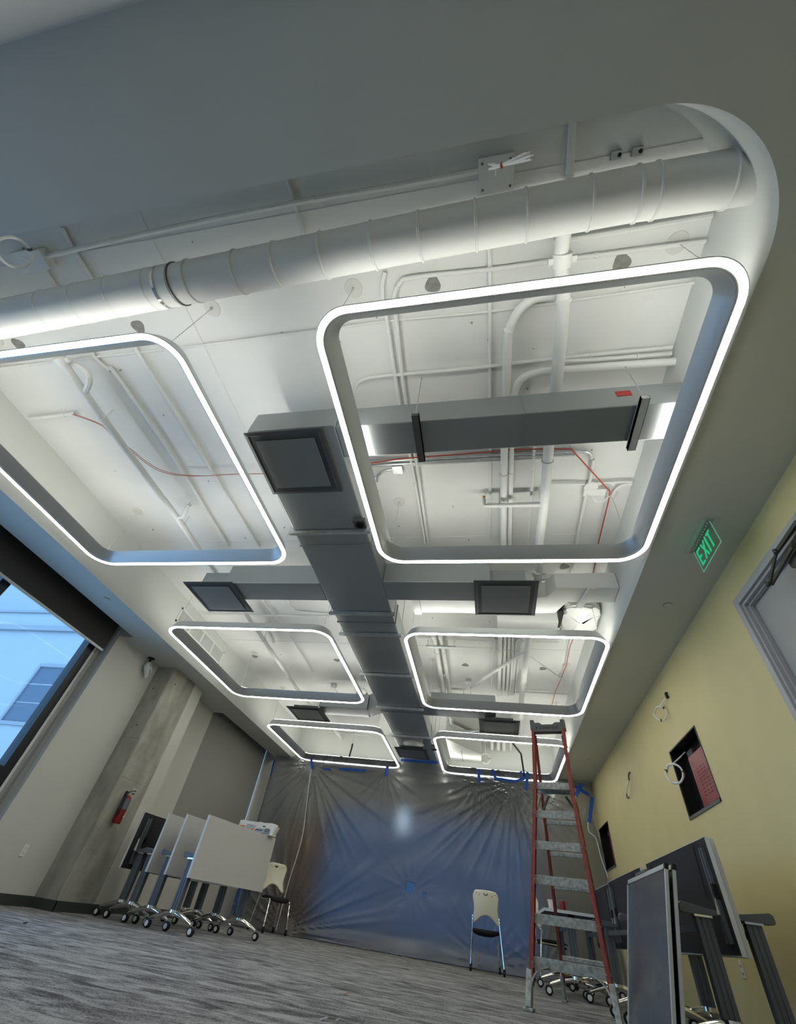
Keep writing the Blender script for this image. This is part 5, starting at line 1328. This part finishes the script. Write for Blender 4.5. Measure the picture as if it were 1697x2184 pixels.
# framed boards leaning on the right-hand tables
def make_board(label, bx):
    t = thing('framed_board', label, 'board', (bx, 4.78, 0), 0, 'dark glossy framed boards')
    y0, y1, H_, lean = 4.17, 5.40, 0.945, 0.245
    nrm = Vector((-1, 0, lean)).normalized(); up = Vector((lean, 0, 1)).normalized()
    def P(w, s, d): return Vector((bx, 0, 0.01)) + Vector((0, w, 0)) + up * s + nrm * d
    def pb(b, w0, w1, s0, s1, d0, d1):
        vs = [P(w, s, d) for w in (w0, w1) for s in (s0, s1) for d in (d0, d1)]
        b.add(vs, [(0, 1, 3, 2), (4, 6, 7, 5), (0, 4, 5, 1), (2, 3, 7, 6), (0, 2, 6, 4), (1, 5, 7, 3)])
    b = B(); pb(b, y0 + .012, y1 - .012, .012, H_ - .012, -0.004, 0.006); b.build('board_face', 'board', t)
    for args in ((y0, y0 + .022, 0, H_), (y1 - .022, y1, 0, H_), (y0 + .022, y1 - .022, 0, .022), (y0 + .022, y1 - .022, H_ - .03, H_)):
        b = B(); pb(b, *args, -0.010, 0.012); b.build('frame_rail', 'alu', t, bevel=0.002)
    for w in (y0 - .002, y1 - .03):
        b = B(); pb(b, w, w + .032, H_ - .032, H_ + .003, -0.012, 0.0135); b.build('corner_cap', 'black', t)
    b = B(); pb(b, 4.72, 5.06, H_, H_ + .018, -0.012, 0.016); b.build('clip_bar', 'capgrey', t)
    return t
make_board('dark glossy aluminium-framed board leaning in front of the right-hand tables', 1.02)
make_board('second aluminium-framed board leaning just behind the front one at the right', 1.07)

# ------------------------------------------------------------------ red platform ladder
LAD = thing('platform_ladder', 'tall red fibreglass platform ladder with grey aluminium steps', 'ladder', (0.634, 5.599, 0), R(-14.74))
def fr(s, z):
    if z <= 1.8: w = 0.361 + (0.222 - 0.361) * z / 1.8
    else: w = 0.222 + (0.210 - 0.222) * (z - 1.8) / 0.75
    return Vector((s * w, 0.292 * z, z))
def rr(s, z):
    q = 1 - z / 2.50
    return Vector((s * (0.19 + 0.09 * q) - 0.05 * q - 0.012, 0.80 + (1.86 - 0.80) * q, z))
def cchan(b, p, q, w, d, th, s):
    ax = Vector((0, 1, 0)); dd = (q - p).normalized(); ay = Vector((1, 0, 0))
    c = (p + q) / 2; hl = (q - p).length / 2
    fa = (ax - dd * ax.dot(dd)).normalized()
    b.obox(c, ay, fa, dd, th / 2, w / 2, hl)
    for e in (-1, 1):
        b.obox(c + fa * e * (w / 2 - th / 2) - ay * s * d / 2, ay, fa, dd, d / 2, th / 2, hl)
for s in (-1, 1):
    b = B(); cchan(b, fr(s, 0.16), fr(s, 1.80), 0.078, 0.034, 0.006, s); cchan(b, fr(s, 1.80), fr(s, 2.52), 0.078, 0.034, 0.006, s); o = b.build('front_rail', 'red', LAD, local=True)
    b = B(); cchan(b, rr(s, 0.14), rr(s, 2.46), 0.055, 0.026, 0.005, s); b.build('rear_rail', 'red', LAD, local=True)
    b = B(); p = fr(s, 0.0); q = fr(s, 0.24); b.bar(p + Vector((0, 0, .012)), q, 0.05, 0.095, up=(0, 1, 0)); b.obox(p + Vector((0, 0, 0.012)), (1, 0, 0), (0, 1, 0), (0, 0, 1), 0.042, 0.06, 0.012); b.build('foot_shoe', 'alum_step', LAD, local=True, bevel=0.006)
    b = B(); p = rr(s, 0.0); q = rr(s, 0.22); b.bar(p + Vector((0, 0, .01)), q, 0.036, 0.07, up=(0, 1, 0)); b.obox(p + Vector((0, 0, 0.010)), (1, 0, 0), (0, 1, 0), (0, 0, 1), 0.03, 0.045, 0.010); b.build('foot_shoe', 'alum_step', LAD, local=True, bevel=0.005)
    # curved brace from the foot to the bottom step
    P0 = fr(s, 0.14) - Vector((s * 0.02, 0.02, 0)); P2 = fr(s, 0.285) - Vector((s * 0.17, 0.02, 0))
    P1 = Vector((P0.x - s * 0.02, (P0.y + P2.y) / 2, P0.z + 0.12))
    pts = [P0 * (1 - q) ** 2 + P1 * 2 * q * (1 - q) + P2 * q * q for q in [k / 10 for k in range(11)]]
    b = B()
    for k in range(10): b.bar(pts[k], pts[k + 1] + (pts[k + 1] - pts[k]) * .1, 0.012, 0.05, up=(0, 1, 0))
    b.build('corner_brace', 'alum_step', LAD, local=True)
    b = B(); c = fr(s, 2.56); b.obox(c + Vector((-s * 0.01, 0, 0.0)), (1, 0, 0), (0, 1, 0), (0, 0, 1), 0.028, 0.058, 0.065); b.build('rail_cap', 'capgrey', LAD, local=True, bevel=0.01)
    # platform brace
    b = B(); b.bar(Vector((s * 0.19, 0.84, 1.62)), Vector((s * 0.10, 0.80, 1.755)), 0.012, 0.025); b.build('platform_brace', 'capgrey', LAD, local=True)
    b = B(); b.bar(fr(s, 1.5) - Vector((s * .02, -.03, 0)), fr(s, 1.76) - Vector((s * .02, -.30, 0)), 0.02, 0.03); b.build('spreader', 'alum_step', LAD, local=True)
for k in range(1, 6):
    z = 0.299 * k; p = fr(-1, z) + Vector((0.006, 0, 0)); q = fr(1, z) - Vector((0.006, 0, 0))
    b = B(); c = (p + q) / 2; w = (q - p).length / 2
    b.obox(c + Vector((0, 0.0, 0.0)), (1, 0, 0), (0, 1, 0), (0, 0, 1), w, 0.003, 0.037)
    b.obox(c + Vector((0, 0.043, 0.034)), (1, 0, 0), (0, 1, 0), (0, 0, 1), w, 0.043, 0.003)
    b.obox(c + Vector((0, 0.084, 0.020)), (1, 0, 0), (0, 1, 0), (0, 0, 1), w, 0.003, 0.016)
    st = b.build('step', 'alum_step', LAD, local=True, bevel=0.002)
    for s in (-1, 1):
        b = B(); c2 = fr(s, z); b.cyl(c2 + Vector((s * .002, 0, 0)), c2 + Vector((s * 0.009, 0, 0)), 0.010, 8); b.cyl(c2 + Vector((-s * 0.03, -0.043, 0)), c2 + Vector((-s * 0.03, -0.036, 0)), 0.006, 8) ; b.build('step_rivet', 'alum_step', st, local=True)
    if k < 6:
        z2 = 0.30 * k + 0.05; p = rr(-1, z2); q = rr(1, z2)
        b = B(); b.bar(p, q, 0.022, 0.045, up=(0, 0, 1)); b.build('rear_rung', 'alum_step', LAD, local=True, bevel=0.008)
z = 1.80
c = Vector((0, 0.292 * z, z))
b = B(); b.obox(c, (1, 0, 0), (0, 1, 0), (0, 0, 1), 0.216, 0.003, 0.036)
b.obox(c + Vector((0, 0.29, 0)), (1, 0, 0), (0, 1, 0), (0, 0, 1), 0.205, 0.003, 0.022)
b.build('platform_front', 'alum_step', LAD, local=True, bevel=0.002)
for k in range(6):
    b = B(); b.obox(c + Vector((0, 0.028 + 0.047 * k, 0.026)), (1, 0, 0), (0, 1, 0), (0, 0, 1), 0.208, 0.0215, 0.004); b.build('platform_plank', 'alum_step', LAD, local=True)
c = (fr(-1, 2.53) + fr(1, 2.53)) / 2
b = B()
b.prism([(-0.19, -0.065), (0.19, -0.065), (0.19, 0.055), (0.10, 0.055), (0.07, 0.030), (-0.07, 0.030), (-0.10, 0.055), (-0.19, 0.055)], lambda a, e, h: (c.x + a, c.y + h, c.z + e), -0.055, -0.030)
b.prism([(-0.19, -0.050), (0.19, -0.050), (0.19, 0.035), (-0.19, 0.035)], lambda a, e, h: (c.x + a, c.y + h, c.z + e), 0.035, 0.055)
b.obox(c + Vector((0, 0, -0.058)), (1, 0, 0), (0, 1, 0), (0, 0, 1), 0.19, 0.05, 0.006)
b.build('top_cap', 'capgrey', LAD, local=True, bevel=0.006)
def text(name, s, size, loc, rot, m, parent, ext=0.001):
    cu = bpy.data.curves.new(name, 'FONT'); cu.body = s; cu.size = size; cu.extrude = ext; cu.align_x = 'CENTER'; cu.align_y = 'CENTER'
    tmp = bpy.data.objects.new(name, cu); COL.objects.link(tmp)
    bpy.context.view_layer.update()
    me = bpy.data.meshes.new_from_object(tmp.evaluated_get(bpy.context.evaluated_depsgraph_get()))
    bpy.data.objects.remove(tmp); me.materials.clear(); me.materials.append(M[m])
    o = bpy.data.objects.new(name, me); COL.objects.link(o); o.parent = parent; o.location = loc; o.rotation_euler = rot
    return o
text('cap_lettering', 'LOUISVILLE', 0.048, (c.x + 0.02, c.y - 0.0565, c.z - 0.012), (PI / 2, 0, 0), 'black', LAD)
b = B(); b.prism([(-0.16, -0.034), (-0.128, -0.012), (-0.16, 0.010), (-0.145, -0.012)], lambda a, e, h: (c.x + a, c.y + h, c.z + e), -0.0575, -0.055); b.build('cap_arrow', 'black', LAD, local=True)

# small things on the unfolded table
t = thing('paper_cup', 'white cup standing on the unfolded table behind the ladder', 'cup', (0.82, 8.35, 0.797)); b = B(); b.lathe((0.82, 8.35, 0.797), (0, 0, 1), [(0.030, 0), (0.042, 0.105), (0.044, 0.107), (0.040, 0.100), (0.029, 0.006), (0, 0.005)], 18); b.build('cup_body', 'cream', t); b = B(); b.lathe((0.82, 8.35, 0.900), (0, 0, 1), [(0.0445, 0), (0.046, 0.004), (0.0445, 0.008)], 18); b.build('cup_rim', 'cream', t)
t = thing('red_can', 'dull red can standing beside the white cup on the unfolded table', 'can', (0.985, 8.40, 0.797)); b = B(); b.lathe((0.985, 8.40, 0.797), (0, 0, 1), [(0.030, 0), (0.036, 0.006), (0.036, 0.112), (0.030, 0.12)], 18); b.build('can_body', 'extred', t); b = B(); b.lathe((0.985, 8.40, 0.917), (0, 0, 1), [(0.030, 0), (0.031, 0.004), (0.026, 0.004), (0.026, 0.001), (0, 0.001)], 18); b.build('can_lid', 'G', t)
